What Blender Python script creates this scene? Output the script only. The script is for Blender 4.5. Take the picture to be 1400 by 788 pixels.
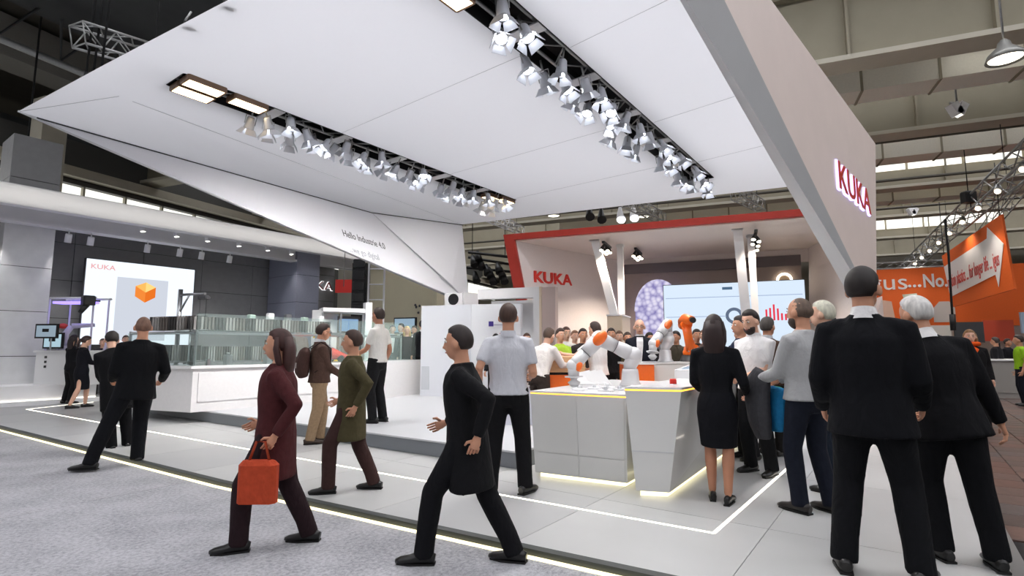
import bpy, bmesh, math, random
from mathutils import Vector, Matrix
random.seed(7)
for o in list(bpy.data.objects): bpy.data.objects.remove(o)
SC = bpy.context.scene
COL = SC.collection
R = math.radians
# ------------------------------------------------------------------ camera
FPX, HORIZON, CAMZ = 735.0, 476.0, 1.37
PITCH = math.atan((HORIZON - 394.0) / FPX)
cd = bpy.data.cameras.new('camera'); cam = bpy.data.objects.new('camera', cd); COL.objects.link(cam)
cd.sensor_width = 36.0; cd.lens = 36.0 * FPX / 1400.0; cd.clip_end = 200; cd.clip_start = 0.05
cam.location = (0, 0, CAMZ); cam.rotation_euler = (R(90) + PITCH, 0, 0)
SC.camera = cam
# ------------------------------------------------------------------ world / exposure
SC.view_settings.view_transform = 'Standard'; SC.view_settings.look = 'None'
SC.view_settings.gamma = 1.0; SC.view_settings.exposure = 0.0
SC.view_settings.use_curve_mapping = False
W = bpy.data.worlds.new('world'); SC.world = W; W.use_nodes = True
W.node_tree.nodes['Background'].inputs[0].default_value = (0.95, 0.97, 1.0, 1)
W.node_tree.nodes['Background'].inputs[1].default_value = 0.24
SC.cycles.max_bounces = 7; SC.cycles.diffuse_bounces = 4; SC.cycles.glossy_bounces = 3
SC.cycles.transmission_bounces = 6; SC.cycles.transparent_max_bounces = 12
SC.cycles.sample_clamp_indirect = 6.0
SC.cycles.caustics_reflective = False; SC.cycles.caustics_refractive = False
SPOT_W, SKY_E = 46.0, 7.2
# ------------------------------------------------------------------ frames
class Fr:
    def __init__(s, deg): s.a = R(deg); s.c = math.cos(s.a); s.s = math.sin(s.a)
    def w(s, p): return Vector((p[0]*s.c - p[1]*s.s, p[0]*s.s + p[1]*s.c, p[2]))
    def inv(s, p): return Vector((p[0]*s.c + p[1]*s.s, -p[0]*s.s + p[1]*s.c, p[2]))
WF, BF, HF = Fr(0), Fr(54), Fr(67.6)       # world, rotated stand, exhibition hall (x runs away from the viewer, y to the left)
_c, _s = math.cos(PITCH), math.sin(PITCH)
def ray(px, py):
    z = (394.0 - py) / FPX
    return Vector(((px - 700.0) / FPX, _c - z*_s, _s + z*_c))
def fl(px, py, z=0.0):                      # the spot on a level z that the photo shows at this pixel
    r = ray(px, py); t = (z - CAMZ) / r.z
    return Vector((r.x*t, r.y*t, z))
def dep(px, py, y):
    r = ray(px, py); t = y / r.y
    return Vector((r.x*t, y, CAMZ + r.z*t))
# ------------------------------------------------------------------ materials
def lin(c):
    return tuple((x/12.92 if x <= 0.04045 else ((x + 0.055)/1.055)**2.4) for x in [v/255.0 for v in c])
MATS = {}
def mat(name, col, rough=0.6, metal=0.0, noise=0.0, scale=20.0, emit=0.0, bump=0.0, spec=0.5, coat=0.0, stretch=None):
    if name in MATS: return MATS[name]
    m = bpy.data.materials.new(name); m.use_nodes = True; N = m.node_tree.nodes; L = m.node_tree.links
    b = N['Principled BSDF']; c = lin(col) + (1,)
    b.inputs['Base Color'].default_value = c; b.inputs['Roughness'].default_value = rough
    b.inputs['Metallic'].default_value = metal; b.inputs['Specular IOR Level'].default_value = spec
    b.inputs['Coat Weight'].default_value = coat
    if emit > 0:
        b.inputs['Emission Color'].default_value = c; b.inputs['Emission Strength'].default_value = emit
    if noise > 0 or bump > 0:
        tc = N.new('ShaderNodeTexCoord'); nz = N.new('ShaderNodeTexNoise')
        nz.inputs['Scale'].default_value = scale; nz.inputs['Detail'].default_value = 5
        src = tc.outputs['Object']
        if stretch:
            mp = N.new('ShaderNodeMapping'); mp.inputs['Scale'].default_value = stretch
            L.new(src, mp.inputs[0]); src = mp.outputs[0]
        L.new(src, nz.inputs['Vector'])
        if noise > 0:
            mx = N.new('ShaderNodeMix'); mx.data_type = 'RGBA'
            mx.inputs[6].default_value = tuple(v*(1-noise) for v in c[:3]) + (1,)
            mx.inputs[7].default_value = tuple(min(1, v*(1+noise)) for v in c[:3]) + (1,)
            rp = N.new('ShaderNodeMapRange'); rp.inputs[1].default_value = 0.3; rp.inputs[2].default_value = 0.7
            L.new(nz.outputs[0], rp.inputs[0]); L.new(rp.outputs[0], mx.inputs[0]); L.new(mx.outputs[2], b.inputs['Base Color'])
        if bump > 0:
            bp = N.new('ShaderNodeBump'); bp.inputs['Strength'].default_value = bump; bp.inputs['Distance'].default_value = 0.01
            L.new(nz.outputs[0], bp.inputs['Height']); L.new(bp.outputs[0], b.inputs['Normal'])
    MATS[name] = m; return m
def emat(name, col, s):
    if name in MATS: return MATS[name]
    m = bpy.data.materials.new(name); m.use_nodes = True; N = m.node_tree.nodes; L = m.node_tree.links
    N.remove(N['Principled BSDF']); e = N.new('ShaderNodeEmission')
    e.inputs[0].default_value = lin(col) + (1,); e.inputs[1].default_value = s
    L.new(e.outputs[0], N['Material Output'].inputs[0]); MATS[name] = m; return m
def glassmat(name, col=(225, 240, 236), alpha=0.08, rough=0.02):
    if name in MATS: return MATS[name]
    m = bpy.data.materials.new(name); m.use_nodes = True; N = m.node_tree.nodes; L = m.node_tree.links
    b = N['Principled BSDF']; b.inputs['Base Color'].default_value = lin(col) + (1,); b.inputs['Roughness'].default_value = rough
    t = N.new('ShaderNodeBsdfTransparent'); t.inputs[0].default_value = (0.93, 0.97, 0.96, 1)
    mx = N.new('ShaderNodeMixShader'); mx.inputs[0].default_value = alpha
    L.new(t.outputs[0], mx.inputs[1]); L.new(b.outputs[0], mx.inputs[2]); L.new(mx.outputs[0], N['Material Output'].inputs[0])
    MATS[name] = m; return m
def membrane(name, col, trans):
    m = bpy.data.materials.new(name); m.use_nodes = True; N = m.node_tree.nodes; L = m.node_tree.links
    b = N['Principled BSDF']; b.inputs['Base Color'].default_value = lin(col) + (1,); b.inputs['Roughness'].default_value = 0.7
    b.inputs['Specular IOR Level'].default_value = 0.2
    t = N.new('ShaderNodeBsdfTranslucent'); t.inputs[0].default_value = lin(col) + (1,)
    mx = N.new('ShaderNodeMixShader'); mx.inputs[0].default_value = trans
    L.new(b.outputs[0], mx.inputs[1]); L.new(t.outputs[0], mx.inputs[2]); L.new(mx.outputs[0], N['Material Output'].inputs[0])
    MATS[name] = m; return m
MEMB = membrane('stretched_membrane', (244, 244, 248), 0.62)
WHITE = mat('white_gloss', (238, 238, 238), 0.25, noise=0.02, scale=3, coat=0.3)
WHITEM = mat('white_matt', (236, 236, 238), 0.6, noise=0.02, scale=2)
PINKW = mat('pink_lit_panel', (243, 226, 218), 0.6, noise=0.02, scale=2)  # white blade panel, pinkish light from the orange banners put into its colour
SOFFG = mat('light_grey_panel', (205, 206, 208), 0.6, noise=0.02, scale=2)
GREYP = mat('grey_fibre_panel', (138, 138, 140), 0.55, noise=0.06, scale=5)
GREYC = mat('light_concrete_panel', (214, 215, 216), 0.5, noise=0.05, scale=4)
DARKG = mat('dark_grey', (70, 70, 74), 0.6, noise=0.05)
BLACK = mat('black_metal', (20, 20, 22), 0.45)
BLACKM = mat('black_matt', (14, 14, 15), 0.9)
ALU = mat('aluminium', (190, 192, 196), 0.28, metal=1.0, noise=0.05)
SILVER = mat('silver_paint', (214, 217, 224), 0.35, metal=0.25)
STEEL = mat('galvanised_steel', (165, 166, 165), 0.4, metal=0.7, noise=0.1)
REDP = mat('red_fascia', (172, 42, 24), 0.5, noise=0.04)
ORANGE = mat('orange_paint', (242, 108, 22), 0.35, noise=0.03, coat=0.2)
LED = emat('led_white', (255, 246, 230), 4.0)
LEDY = emat('led_warm', (255, 244, 196), 2.2)
LEDO = emat('led_orange', (255, 176, 60), 3.0)
LEDP = emat('led_violet', (150, 130, 255), 2.2)
LENS = emat('lamp_lens', (246, 249, 255), 22.0)
LENSW = emat('lamp_lens_warm', (255, 226, 180), 6.0)
GLASS = glassmat('clear_glass')
# ------------------------------------------------------------------ mesh builder
ORI = {}
class MB:
    def __init__(s): s.v = []; s.f = []; s.sm = []
    def add(s, vs, fs, smooth=False):
        n = len(s.v); s.v += [Vector(p) for p in vs]; s.f += [tuple(i + n for i in f) for f in fs]; s.sm += [smooth]*len(fs); return s
    def box(s, a, b):
        x0, y0, z0 = [min(p, q) for p, q in zip(a, b)]; x1, y1, z1 = [max(p, q) for p, q in zip(a, b)]
        return s.add([(x0,y0,z0),(x1,y0,z0),(x1,y1,z0),(x0,y1,z0),(x0,y0,z1),(x1,y0,z1),(x1,y1,z1),(x0,y1,z1)],
                     [(0,3,2,1),(4,5,6,7),(0,1,5,4),(1,2,6,5),(2,3,7,6),(3,0,4,7)])
    def bbox(s, a, b, r):                   # box with chamfered vertical and top edges
        x0, y0, z0 = [min(p, q) for p, q in zip(a, b)]; x1, y1, z1 = [max(p, q) for p, q in zip(a, b)]
        def ring(z, e):
            q = r
            X0, Y0, X1, Y1 = x0+e, y0+e, x1-e, y1-e
            return [(X0+q,Y0,z),(X1-q,Y0,z),(X1,Y0+q,z),(X1,Y1-q,z),(X1-q,Y1,z),(X0+q,Y1,z),(X0,Y1-q,z),(X0,Y0+q,z)]
        vs = ring(z0, 0) + ring(z1-r, 0) + ring(z1, r*0.7); fs = [tuple(range(7, -1, -1)), tuple(range(16, 24))]
        for k in (0, 8):
            for i in range(8): fs.append((k+i, k+(i+1)%8, k+8+(i+1)%8, k+8+i))
        return s.add(vs, fs)
    def prism(s, pts, z0, z1):              # pts anticlockwise (x, y)
        n = len(pts); vs = [(p[0], p[1], z0) for p in pts] + [(p[0], p[1], z1) for p in pts]
        fs = [tuple(range(n-1, -1, -1)), tuple(range(n, 2*n))] + [(i, (i+1)%n, n+(i+1)%n, n+i) for i in range(n)]
        return s.add(vs, fs)
    def slab(s, pts, off):                  # polygon of 3-D points thickened by a vector
        n = len(pts); o = Vector(off); vs = [Vector(p) for p in pts] + [Vector(p) + o for p in pts]
        fs = [tuple(range(n-1, -1, -1)), tuple(range(n, 2*n))] + [(i, (i+1)%n, n+(i+1)%n, n+i) for i in range(n)]
        return s.add(vs, fs)
    def tube(s, pts, rad, n=10, cap=True, smooth=True, ax=None):
        """tapered tube through points; rad: number or list of r or (ra, rb); ax: fixed first axis for elliptic sections"""
        P = [Vector(p) for p in pts]; m = len(P)
        if not isinstance(rad, (list, tuple)): rad = [rad]*m
        vs = []; prev = None
        for i in range(m):
            d = (P[min(i+1, m-1)] - P[max(i-1, 0)])
            d = d.normalized() if d.length > 1e-9 else Vector((0, 0, 1))
            if ax is not None: a = Vector(ax)
            elif prev is None: a = Vector((1, 0, 0)) if abs(d.x) < 0.8 else Vector((0, 1, 0))
            else: a = prev
            a = a - d*a.dot(d)
            a = a.normalized() if a.length > 1e-6 else Vector((0, 1, 0))
            prev = a; b = d.cross(a)
            ra, rb = rad[i] if isinstance(rad[i], (tuple, list)) else (rad[i], rad[i])
            for k in range(n):
                t = 2*math.pi*k/n; vs.append(P[i] + a*(ra*math.cos(t)) + b*(rb*math.sin(t)))
        fs = []
        for i in range(m-1):
            for k in range(n): fs.append((i*n+k, i*n+(k+1)%n, (i+1)*n+(k+1)%n, (i+1)*n+k))
        s.add(vs, fs, smooth)
        if cap:
            n0 = len(s.v) - m*n; s.f += [tuple(n0 + k for k in range(n-1, -1, -1)), tuple(n0 + (m-1)*n + k for k in range(n))]; s.sm += [False, False]
        return s
    def ell(s, c, r, M=None, nu=14, nv=9, fn=None):
        vs = []; fs = []; c = Vector(c)
        for j in range(nv+1):
            th = math.pi*j/nv
            for i in range(nu):
                ph = 2*math.pi*i/nu
                d = Vector((math.sin(th)*math.cos(ph), math.sin(th)*math.sin(ph), math.cos(th)))
                k = fn(d) if fn else 1.0
                p = Vector((d.x*r[0]*k, d.y*r[1]*k, d.z*r[2]*k))
                vs.append(c + (M @ p if M else p))
        for j in range(nv):
            for i in range(nu):
                a, b = j*nu+i, j*nu+(i+1)%nu; fs.append((a, a+nu, b+nu, b))
        return s.add(vs, fs, True)
    def lathe(s, prof, c=(0,0,0), n=20, M=None):
        """profile of (r, z) turned about z"""
        c = Vector(c); vs = []
        for r, z in prof:
            for k in range(n):
                t = 2*math.pi*k/n; p = Vector((r*math.cos(t), r*math.sin(t), z)); vs.append(c + (M @ p if M else p))
        fs = []
        for i in range(len(prof)-1):
            for k in range(n): fs.append((i*n+k, i*n+(k+1)%n, (i+1)*n+(k+1)%n, (i+1)*n+k))
        return s.add(vs, fs, True)
    def mesh(s, name, origin=(0,0,0)):
        me = bpy.data.meshes.new(name); o = Vector(origin)
        me.from_pydata([tuple(v - o) for v in s.v], [], s.f)
        me.polygons.foreach_set('use_smooth', s.sm); me.update(); return me
    def build(s, name, m, parent=None, frame=WF, origin=(0,0,0), label=None, cat=None, group=None, kind=None):
        if parent is not None: origin = ORI[parent.name]
        ob = bpy.data.objects.new(name, s.mesh(name, origin)); ob.data.materials.append(m); COL.objects.link(ob)
        ORI[ob.name] = Vector(origin)
        if parent is not None: ob.parent = parent
        else: ob.location = frame.w(origin); ob.rotation_euler = (0, 0, frame.a)
        tag(ob, label, cat, group, kind); return ob
def tag(o, label=None, cat=None, group=None, kind=None):
    if label: o['label'] = label
    if cat: o['category'] = cat
    if group: o['group'] = group
    if kind: o['kind'] = kind
    return o
def thing(name, label, cat, frame=WF, origin=(0,0,0), group=None, kind=None):
    o = bpy.data.objects.new(name, None); o.empty_display_size = 0.1; COL.objects.link(o)
    o.location = frame.w(origin); o.rotation_euler = (0, 0, frame.a); ORI[o.name] = Vector(origin)
    tag(o, label, cat, group, kind); return o
def struct(name, m, frame=WF, origin=(0,0,0), mb=None): return mb.build(name, m, None, frame, origin, kind='structure')
def dup(o, parent=None):
    c = o.copy(); COL.objects.link(c); ORI[c.name] = ORI.get(o.name, Vector((0,0,0)))
    if parent is not None: c.parent = parent
    for ch in list(o.children): dup(ch, c)
    return c
def share(name, me, m, parent, loc, rot=(0,0,0)):       # a piece that shares mesh data
    ob = bpy.data.objects.new(name, me); COL.objects.link(ob); ob.parent = parent; ob.location = loc; ob.rotation_euler = rot
    if m and not me.materials: me.materials.append(m)
    return ob
def text_mb(txt, size, ext, o, xdir, ydir, align='LEFT', shear=0.0, sx=1.0, bold=0.0):
    """flat lettering as mesh: origin o, reading direction xdir, up ydir"""
    cu = bpy.data.curves.new('lettering', 'FONT'); cu.body = txt; cu.size = size; cu.extrude = ext; cu.align_x = align; cu.shear = shear
    cu.resolution_u = 3; cu.offset = bold
    tmp = bpy.data.objects.new('lettering_tmp', cu); COL.objects.link(tmp)
    dg = bpy.context.evaluated_depsgraph_get(); dg.update()
    me = bpy.data.meshes.new_from_object(tmp.evaluated_get(dg))
    x = Vector(xdir).normalized(); y = Vector(ydir).normalized(); z = x.cross(y).normalized(); o = Vector(o)
    m = MB(); m.add([o + x*(v.co.x*sx) + y*v.co.y + z*v.co.z for v in me.vertices], [tuple(p.vertices) for p in me.polygons])
    bpy.data.objects.remove(tmp); bpy.data.curves.remove(cu); bpy.data.meshes.remove(me)
    return m
def spot_light(parent, loc, target, watts, size=0.06, ang=70, col=(1,0.97,0.93), blend=0.6):
    """the lamp's own light, child of the lamp; loc and target in the parent's local space"""
    ld = bpy.data.lights.new('lamp_light', 'SPOT'); ld.energy = watts; ld.color = col; ld.spot_size = R(ang); ld.spot_blend = blend; ld.shadow_soft_size = size
    lo = bpy.data.objects.new('lamp_light', ld); COL.objects.link(lo); lo.parent = parent; lo.location = loc
    d = Vector(target) - Vector(loc); lo.rotation_euler = d.to_track_quat('-Z', 'Y').to_euler(); return lo
# ================================================================== FLOORS
m = MB().box((-14, -34, -0.4), (62, 34, -0.08)); floor = struct('floor', mat('screed', (96, 90, 86), 0.7, noise=0.1), HF, (0,0,-0.08), m)
# grey carpet in two sheets with a seam
def carpet_mat():
    m = bpy.data.materials.new('grey_carpet'); m.use_nodes = True; N = m.node_tree.nodes; L = m.node_tree.links; b = N['Principled BSDF']
    tc = N.new('ShaderNodeTexCoord'); a = N.new('ShaderNodeTexNoise'); a.inputs['Scale'].default_value = 34; a.inputs['Detail'].default_value = 8; a.inputs['Roughness'].default_value = 0.72
    f = N.new('ShaderNodeTexNoise'); f.inputs['Scale'].default_value = 2.2; f.inputs['Detail'].default_value = 3
    g = N.new('ShaderNodeTexNoise'); g.inputs['Scale'].default_value = 240; g.inputs['Detail'].default_value = 2
    for n in (a, f, g): L.new(tc.outputs['Object'], n.inputs['Vector'])
    ad = N.new('ShaderNodeMath'); ad.operation = 'MULTIPLY_ADD'; ad.inputs[1].default_value = 0.35
    L.new(f.outputs[0], ad.inputs[0]); L.new(a.outputs[0], ad.inputs[2])
    ad2 = N.new('ShaderNodeMath'); ad2.operation = 'MULTIPLY_ADD'; ad2.inputs[1].default_value = 0.45
    L.new(g.outputs[0], ad2.inputs[0]); L.new(ad.outputs[0], ad2.inputs[2])
    r = N.new('ShaderNodeValToRGB'); r.color_ramp.elements[0].position = 0.62; r.color_ramp.elements[1].position = 1.12
    r.color_ramp.elements[0].color = lin((96, 96, 101)) + (1,); r.color_ramp.elements[1].color = lin((184, 184, 189)) + (1,)
    L.new(ad2.outputs[0], r.inputs[0]); L.new(r.outputs[0], b.inputs['Base Color']); b.inputs['Roughness'].default_value = 0.95
    b.inputs['Specular IOR Level'].default_value = 0.1; b.inputs['Sheen Weight'].default_value = 0.2
    bp = N.new('ShaderNodeBump'); bp.inputs['Strength'].default_value = 0.5; bp.inputs['Distance'].default_value = 0.006
    L.new(ad2.outputs[0], bp.inputs['Height']); L.new(bp.outputs[0], b.inputs['Normal'])
    MATS['grey_carpet'] = m; return m
CARP = carpet_mat()
ZC = -0.05
EDGE = [(2.2, 18.5), (2.51, 12.86), (2.86, 5.83), (3.28, 1.3), (3.44, -0.47)]     # front edge of the white stand floor (stand frame)
def edge_u(v):
    for (u0, v0), (u1, v1) in zip(EDGE, EDGE[1:]):
        if v <= v0 and v >= v1: return u0 + (u1-u0)*(v0-v)/(v0-v1)
    return EDGE[0][0] if v > EDGE[0][1] else EDGE[-1][0]
sa, sb = BF.inv(fl(-60, 722, ZC)), BF.inv(fl(295, 652, ZC))                      # the seam
sl = (sb.y - sa.y) / (sb.x - sa.x); seam = lambda u: sa.y + sl*(u - sa.x)
ue = edge_u(seam(2.8)); 
c0 = thing('floor', None, None, BF, (2, 6, ZC), kind='structure')
far = [(u, v) for u, v in EDGE if v > seam(ue)]
MB().prism([(-6, seam(-6)+0.004), (ue, seam(ue)+0.004)] + far[::-1] + [(-6, 18.5)], -0.079, ZC).build('carpet_sheet', CARP, c0)
near = [(u, v) for u, v in EDGE if v < seam(ue)]
MB().prism([(-6, -0.47)] + near[::-1] + [(ue, seam(ue)-0.004), (-6, seam(-6)-0.004)], -0.079, ZC).build('carpet_sheet', CARP, c0)
# glossy white stand floor laid in panels
FLM = [mat('stand_floor_%d' % i, c, 0.32, noise=0.03, scale=1.5, spec=0.4) for i, c in enumerate([(192,192,191), (186,186,186), (196,196,195)])]
sf = thing('floor', None, None, BF, (8, 8, 0), kind='structure')
MB().prism([(5.0, -0.44), (18, -0.44), (18, 20), (2.4, 20)] + [(u+0.05, v) for u, v in EDGE if v < 18.6], -0.07, -0.012).build('sub_floor', mat('floor_joint', (120,120,122), 0.6), sf)
vs = [-0.47 + 1.4*i for i in range(15)]
for i in range(14):
    v0, v1 = vs[i], vs[i+1]
    us = [None] + [4.6 + 1.9*k for k in range(7)]
    for k in range(7):
        if k == 0: pts = [(edge_u(v0), v0), (us[1], v0), (us[1], v1), (edge_u(v1), v1)]
        else: pts = [(us[k], v0), (us[k+1], v0), (us[k+1], v1), (us[k], v1)]
        cx = sum(p[0] for p in pts)/4; cy = sum(p[1] for p in pts)/4
        pts = [(p[0] + (0.003 if p[0] < cx else -0.003), p[1] + (0.003 if p[1] < cy else -0.003)) for p in pts]
        MB().prism(pts, -0.05, 0.0).build('floor_panel', FLM[(i*5 + k*3 + i*k) % 3], sf)
# dark riser with warm light strip along the carpet
tr = thing('trim_1', None, None, BF, (2.8, 6, 0), kind='structure')
for (a, b) in zip(EDGE, EDGE[1:]):
    MB().prism([(a[0]-0.012, a[1]), (b[0]-0.012, b[1]), (b[0]+0.06, b[1]), (a[0]+0.06, a[1])], -0.06, 0.004).build('dark_edge_rail', mat('dark_rail', (62, 66, 64), 0.5), tr)
    MB().prism([(a[0]-0.045, a[1]), (b[0]-0.045, b[1]), (b[0]-0.013, b[1]), (a[0]-0.013, a[1])], -0.055, -0.038).build('light_strip', LEDY, tr)
tr2 = thing('trim_2', None, None, BF, (8, -0.47, 0), kind='structure')
MB().box((3.44, -0.53, -0.075), (18, -0.44, 0.004)).build('aluminium_edge', mat('brushed_edge', (150,152,152), 0.4, metal=0.6), tr2)
# light lines let into the stand floor
LINE = [((5.0, 16.81), (3.54, 16.04)), ((3.54, 16.04), (4.26, 1.24)), ((4.26, 1.24), (7.8, 1.16))]
ll = thing('floor_light_line', 'thin white light line let into the glossy stand floor', 'light line', BF, (4.26, 1.24, 0.0))
for a, b in LINE:
    A, B = Vector(a + (0,)), Vector(b + (0,)); d = (B - A).normalized(); n = Vector((-d.y, d.x, 0))*0.013
    MB().prism([tuple((p)[:2]) for p in (A - n, B - n, B + n, A + n)], -0.02, 0.0025).build('light_strip', LED, ll)
# paved aisle at the side
PV = [mat('paver_%d' % i, c, 0.42, noise=0.18, scale=9, bump=0.15) for i, c in enumerate([(92,74,68), (78,66,62), (104,80,72), (84,76,74), (96,70,62)])]
pav = thing('floor', None, None, BF, (8, -3, -0.06), kind='structure')
MB().box((1, -30, -0.079), (40, -0.53, -0.068)).build('paving_bed', mat('paving_joint', (40, 36, 34), 0.9), pav)
pm = {}
for i in range(5):
    q = MB().bbox((-0.196, -0.196, 0), (0.196, 0.196, 0.018), 0.006); me = q.mesh('paver'); me.materials.append(PV[i]); pm[i] = me
cells = []
for i in range(90):
    for j in range(60):
        u = 2.6 + 0.4*i; v = -0.735 - 0.4*j - (0.0 if True else 0)
        w = BF.w((u, v, 0))
        if w.y < 2.5: continue
        px = 700 + FPX*w.x/(w.y*_c + (0-CAMZ)*_s)
        if 1200 < px < 1430: cells.append((w.length, u + (0.2 if j % 2 else 0), v))
cells.sort()
o0 = ORI[pav.name]
for d, u, v in cells[:290]:
    share('paver', pm[random.randrange(5)], None, pav, (u - o0.x, v - o0.y, -0.068 - o0.z))
rest = MB()
for d, u, v in cells[290:2200]: rest.box((u-0.196, v-0.196, -0.068), (u+0.196, v+0.196, -0.051))
tag(rest.build('distant_pavers', PV[1], pav), kind='stuff')
# ================================================================== HALL SHELL
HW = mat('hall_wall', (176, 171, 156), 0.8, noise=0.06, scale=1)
HB = mat('hall_beam', (146, 139, 120), 0.65, noise=0.04, scale=2)
HBL = mat('hall_beam_light', (186, 180, 164), 0.6, noise=0.04, scale=2)
HD = mat('hall_dark_sheet', (78, 74, 66), 0.6, noise=0.08, scale=3)
HG = mat('hall_grey_sheet', (52, 54, 56), 0.6, noise=0.08, scale=3)
struct('wall_back', HW, HF, (52, 0, -0.08), MB().box((52, -34, -0.08), (52.4, 34, 12)))
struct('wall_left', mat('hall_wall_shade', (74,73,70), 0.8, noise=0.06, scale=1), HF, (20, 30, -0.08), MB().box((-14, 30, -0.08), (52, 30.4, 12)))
struct('wall_right', HW, HF, (20, -30, -0.08), MB().box((-14, -30.4, -0.08), (52, -30, 12)))
SKYM = emat('skylight_pane', (250, 250, 255), SKY_E)
ce = thing('ceiling', None, None, HF, (20, 0, 10.9), kind='structure')
sky_p = [-8.5, -2.5, 4.0, 10.6, 16.6, 22.4, 29.6, 35.6, 43]
edges = [-14] + [x for p in sky_p for x in (p-0.7, p+0.7)] + [52.4]
for i in range(0, len(edges), 2):
    MB().box((edges[i], -30.4, 10.9), (edges[i+1], 30.4, 11.1)).build('roof_sheet', HD, ce)
for p in sky_p:
    for a in range(5):
        y0 = -30 + a*12.0
        if p == 10.6 and a >= 3:
            MB().box((p-0.7, y0, 10.9), (p+0.7, y0+12.0, 11.1)).build('roof_sheet', HD, ce); continue
        MB().box((p-0.7, y0+0.1, 11.02), (p+0.7, y0+11.9, 11.06)).build('skylight_pane', SKYM, ce)
# girders across the hall, with flanges and ribs
for p in (14.1, 19.6, 26.5, 32.4, 38.7, 46):
    g = MB().box((p, -30, 8.12), (p+0.25, 30, 9.85)).build('girder', HB, ce)
    MB().box((p-0.28, -30, 8.0), (p+0.45, 30, 8.12)).build('flange', HBL, g)
    MB().box((p-0.2, -30, 9.85), (p+0.4, 30, 9.98)).build('flange', HB, g)
    for k in range(-5, 6):
        MB().box((p-0.16, k*2.75-0.03, 8.12), (p, k*2.75+0.03, 9.85)).build('stiffener_rib', HB, g)
for p, z0, z1, n in ((26.42, 8.8, 9.5, 4), (32.3, 8.7, 9.3, 6), (38.6, 8.6, 9.2, 6)):
    for k in range(n): MB().box((p-0.03, -3.2 - k*1.9, z0), (p, -5.0 - k*1.9, z1)).build('clerestory_pane', emat('clerestory', (255, 252, 242), 1.5), ce)
for k in range(3): MB().box((15.3, -5.4 - k*1.5, 9.0), (16.2, -6.8 - k*1.5, 9.05)).build('roof_light_pane', emat('clerestory', (255, 252, 242), 1.5), ce)
# ventilation ducts between the girders
for p, z in ((17.0, 8.75), (23.0, 8.6), (29.4, 8.5)):
    d = MB().box((p-0.45, -30, z-0.4), (p+0.45, 9, z+0.4)).build('air_duct', mat('duct_white', (238, 234, 222), 0.5, noise=0.03), ce)
    for k in range(12):
        y = -14 + k*1.75
        MB().box((p-0.48, y-0.03, z-0.43), (p+0.48, y+0.03, z+0.43)).build('duct_joint', HB, d)
for p, z in ((15.4, 8.5), (21.3, 8.4), (25.3, 8.1), (31.0, 8.2)):
    MB().tube([(p, -30, z), (p, 20, z)], 0.06, 8).build('service_pipe', HD, ce)
# corrugated sheets near the stand
for k in range(16):
    MB().box((14.6 + 0.32*k*0.55, -30, 10.3), (14.72 + 0.32*k*0.55, 20, 10.36)).build('corrugation', HB, ce)
# side bay at the far side of the hall: long ducts, dark band, glazing
sb = thing('wall_bay', None, None, HF, (16, 22, 6), kind='structure')
MB().box((2, 22.0, 7.95), (50, 23.2, 8.9)).build('long_duct', mat('bay_duct', (80, 80, 78), 0.6, noise=0.05), sb)
MB().box((2, 21.8, 7.55), (50, 22.6, 7.9)).build('light_rail_box', HBL, sb)
MB().box((2, 22.2, 7.36), (50, 22.6, 7.9)).build('dark_band', mat('bay_dark', (64, 62, 60), 0.6), sb)
MB().box((13.2, 21.6, 5.0), (20, 22.0, 6.85)).build('dark_panel', mat('bay_dark', (64, 62, 60), 0.6), sb)
MB().box((2, 22.5, 6.2), (50, 22.6, 7.36)).build('window_band', emat('bay_window', (250, 250, 240), 1.3), sb)
for k in range(26):
    p = 6 + k*1.5; MB().box((p, 22.3, 6.2), (p+0.07, 22.45, 7.36)).build('mullion', HBL, sb)
for k in range(3):
    MB().box((2, 24.0 + k*2.2, 9.3), (50, 24.4 + k*2.2, 9.8)).build('purlin', HG, sb)
MB().box((2, 18.6, 9.55), (50, 19.7, 10.75)).build('edge_beam', mat('bay_beam', (120, 118, 112), 0.65, noise=0.05), sb)
MB().tube([(2, 17.4, 9.4), (50, 17.4, 9.4)], 0.1, 10).build('round_pipe', STEEL, sb)
for k in range(14):
    p = 5 + k*1.4
    MB().tube([(p, 16.2, 10.8), (p+0.7, 17.4, 9.5), (p+1.4, 16.2, 10.8)], 0.05, 6).build('roof_brace', HG, sb)
MB().box((1, 8.5, 10.3), (16, 17.0, 10.5)).build('dark_roof_deck', HG, sb)
MB().box((9.6, 20.3, 4.5), (10.3, 21, 9.5)).build('hall_post', HBL, sb)
# high-bay lamps and flood pairs hanging from the roof
def bay_lamp(pos, label):
    t = thing('high_bay_lamp', label, 'lamp', WF, pos, 'bell-shaped lamps under the hall roof')
    x, y, z = pos
    MB().lathe([(0.05,0.42),(0.10,0.36),(0.12,0.28),(0.28,0.12),(0.32,0.0),(0.30,0.0),(0.1,0.25)], pos, 18).build('bell_shade', mat('lamp_shade_grey', (150,150,146), 0.4, metal=0.5), t)
    MB().lathe([(0.0,0.03),(0.27,0.03)], pos, 18).build('diffuser', emat('bay_lens', (255, 246, 224), 5.0), t)
    MB().tube([(x,y,z+0.4),(x,y,10.8)], 0.02, 6).build('hanger_rod', STEEL, t)
for (px, py, y), l in zip([(1375, 82, 10), (1262, 284, 30), (1297, 220, 22), (1397, 196, 20), (757, 296, 26), (880, 297, 27)],
        ['big bell-shaped hall lamp below the skylight at the top right corner', 'small lit bell lamp under the third hall girder', 'grey bell lamp hanging above the lighting truss',
         'bell lamp at the right edge of the picture under the roof', 'bell lamp seen through the gap above the red fascia', 'small bell lamp between canopy edge and red fascia']):
    bay_lamp(dep(px, py, y), l)
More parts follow.
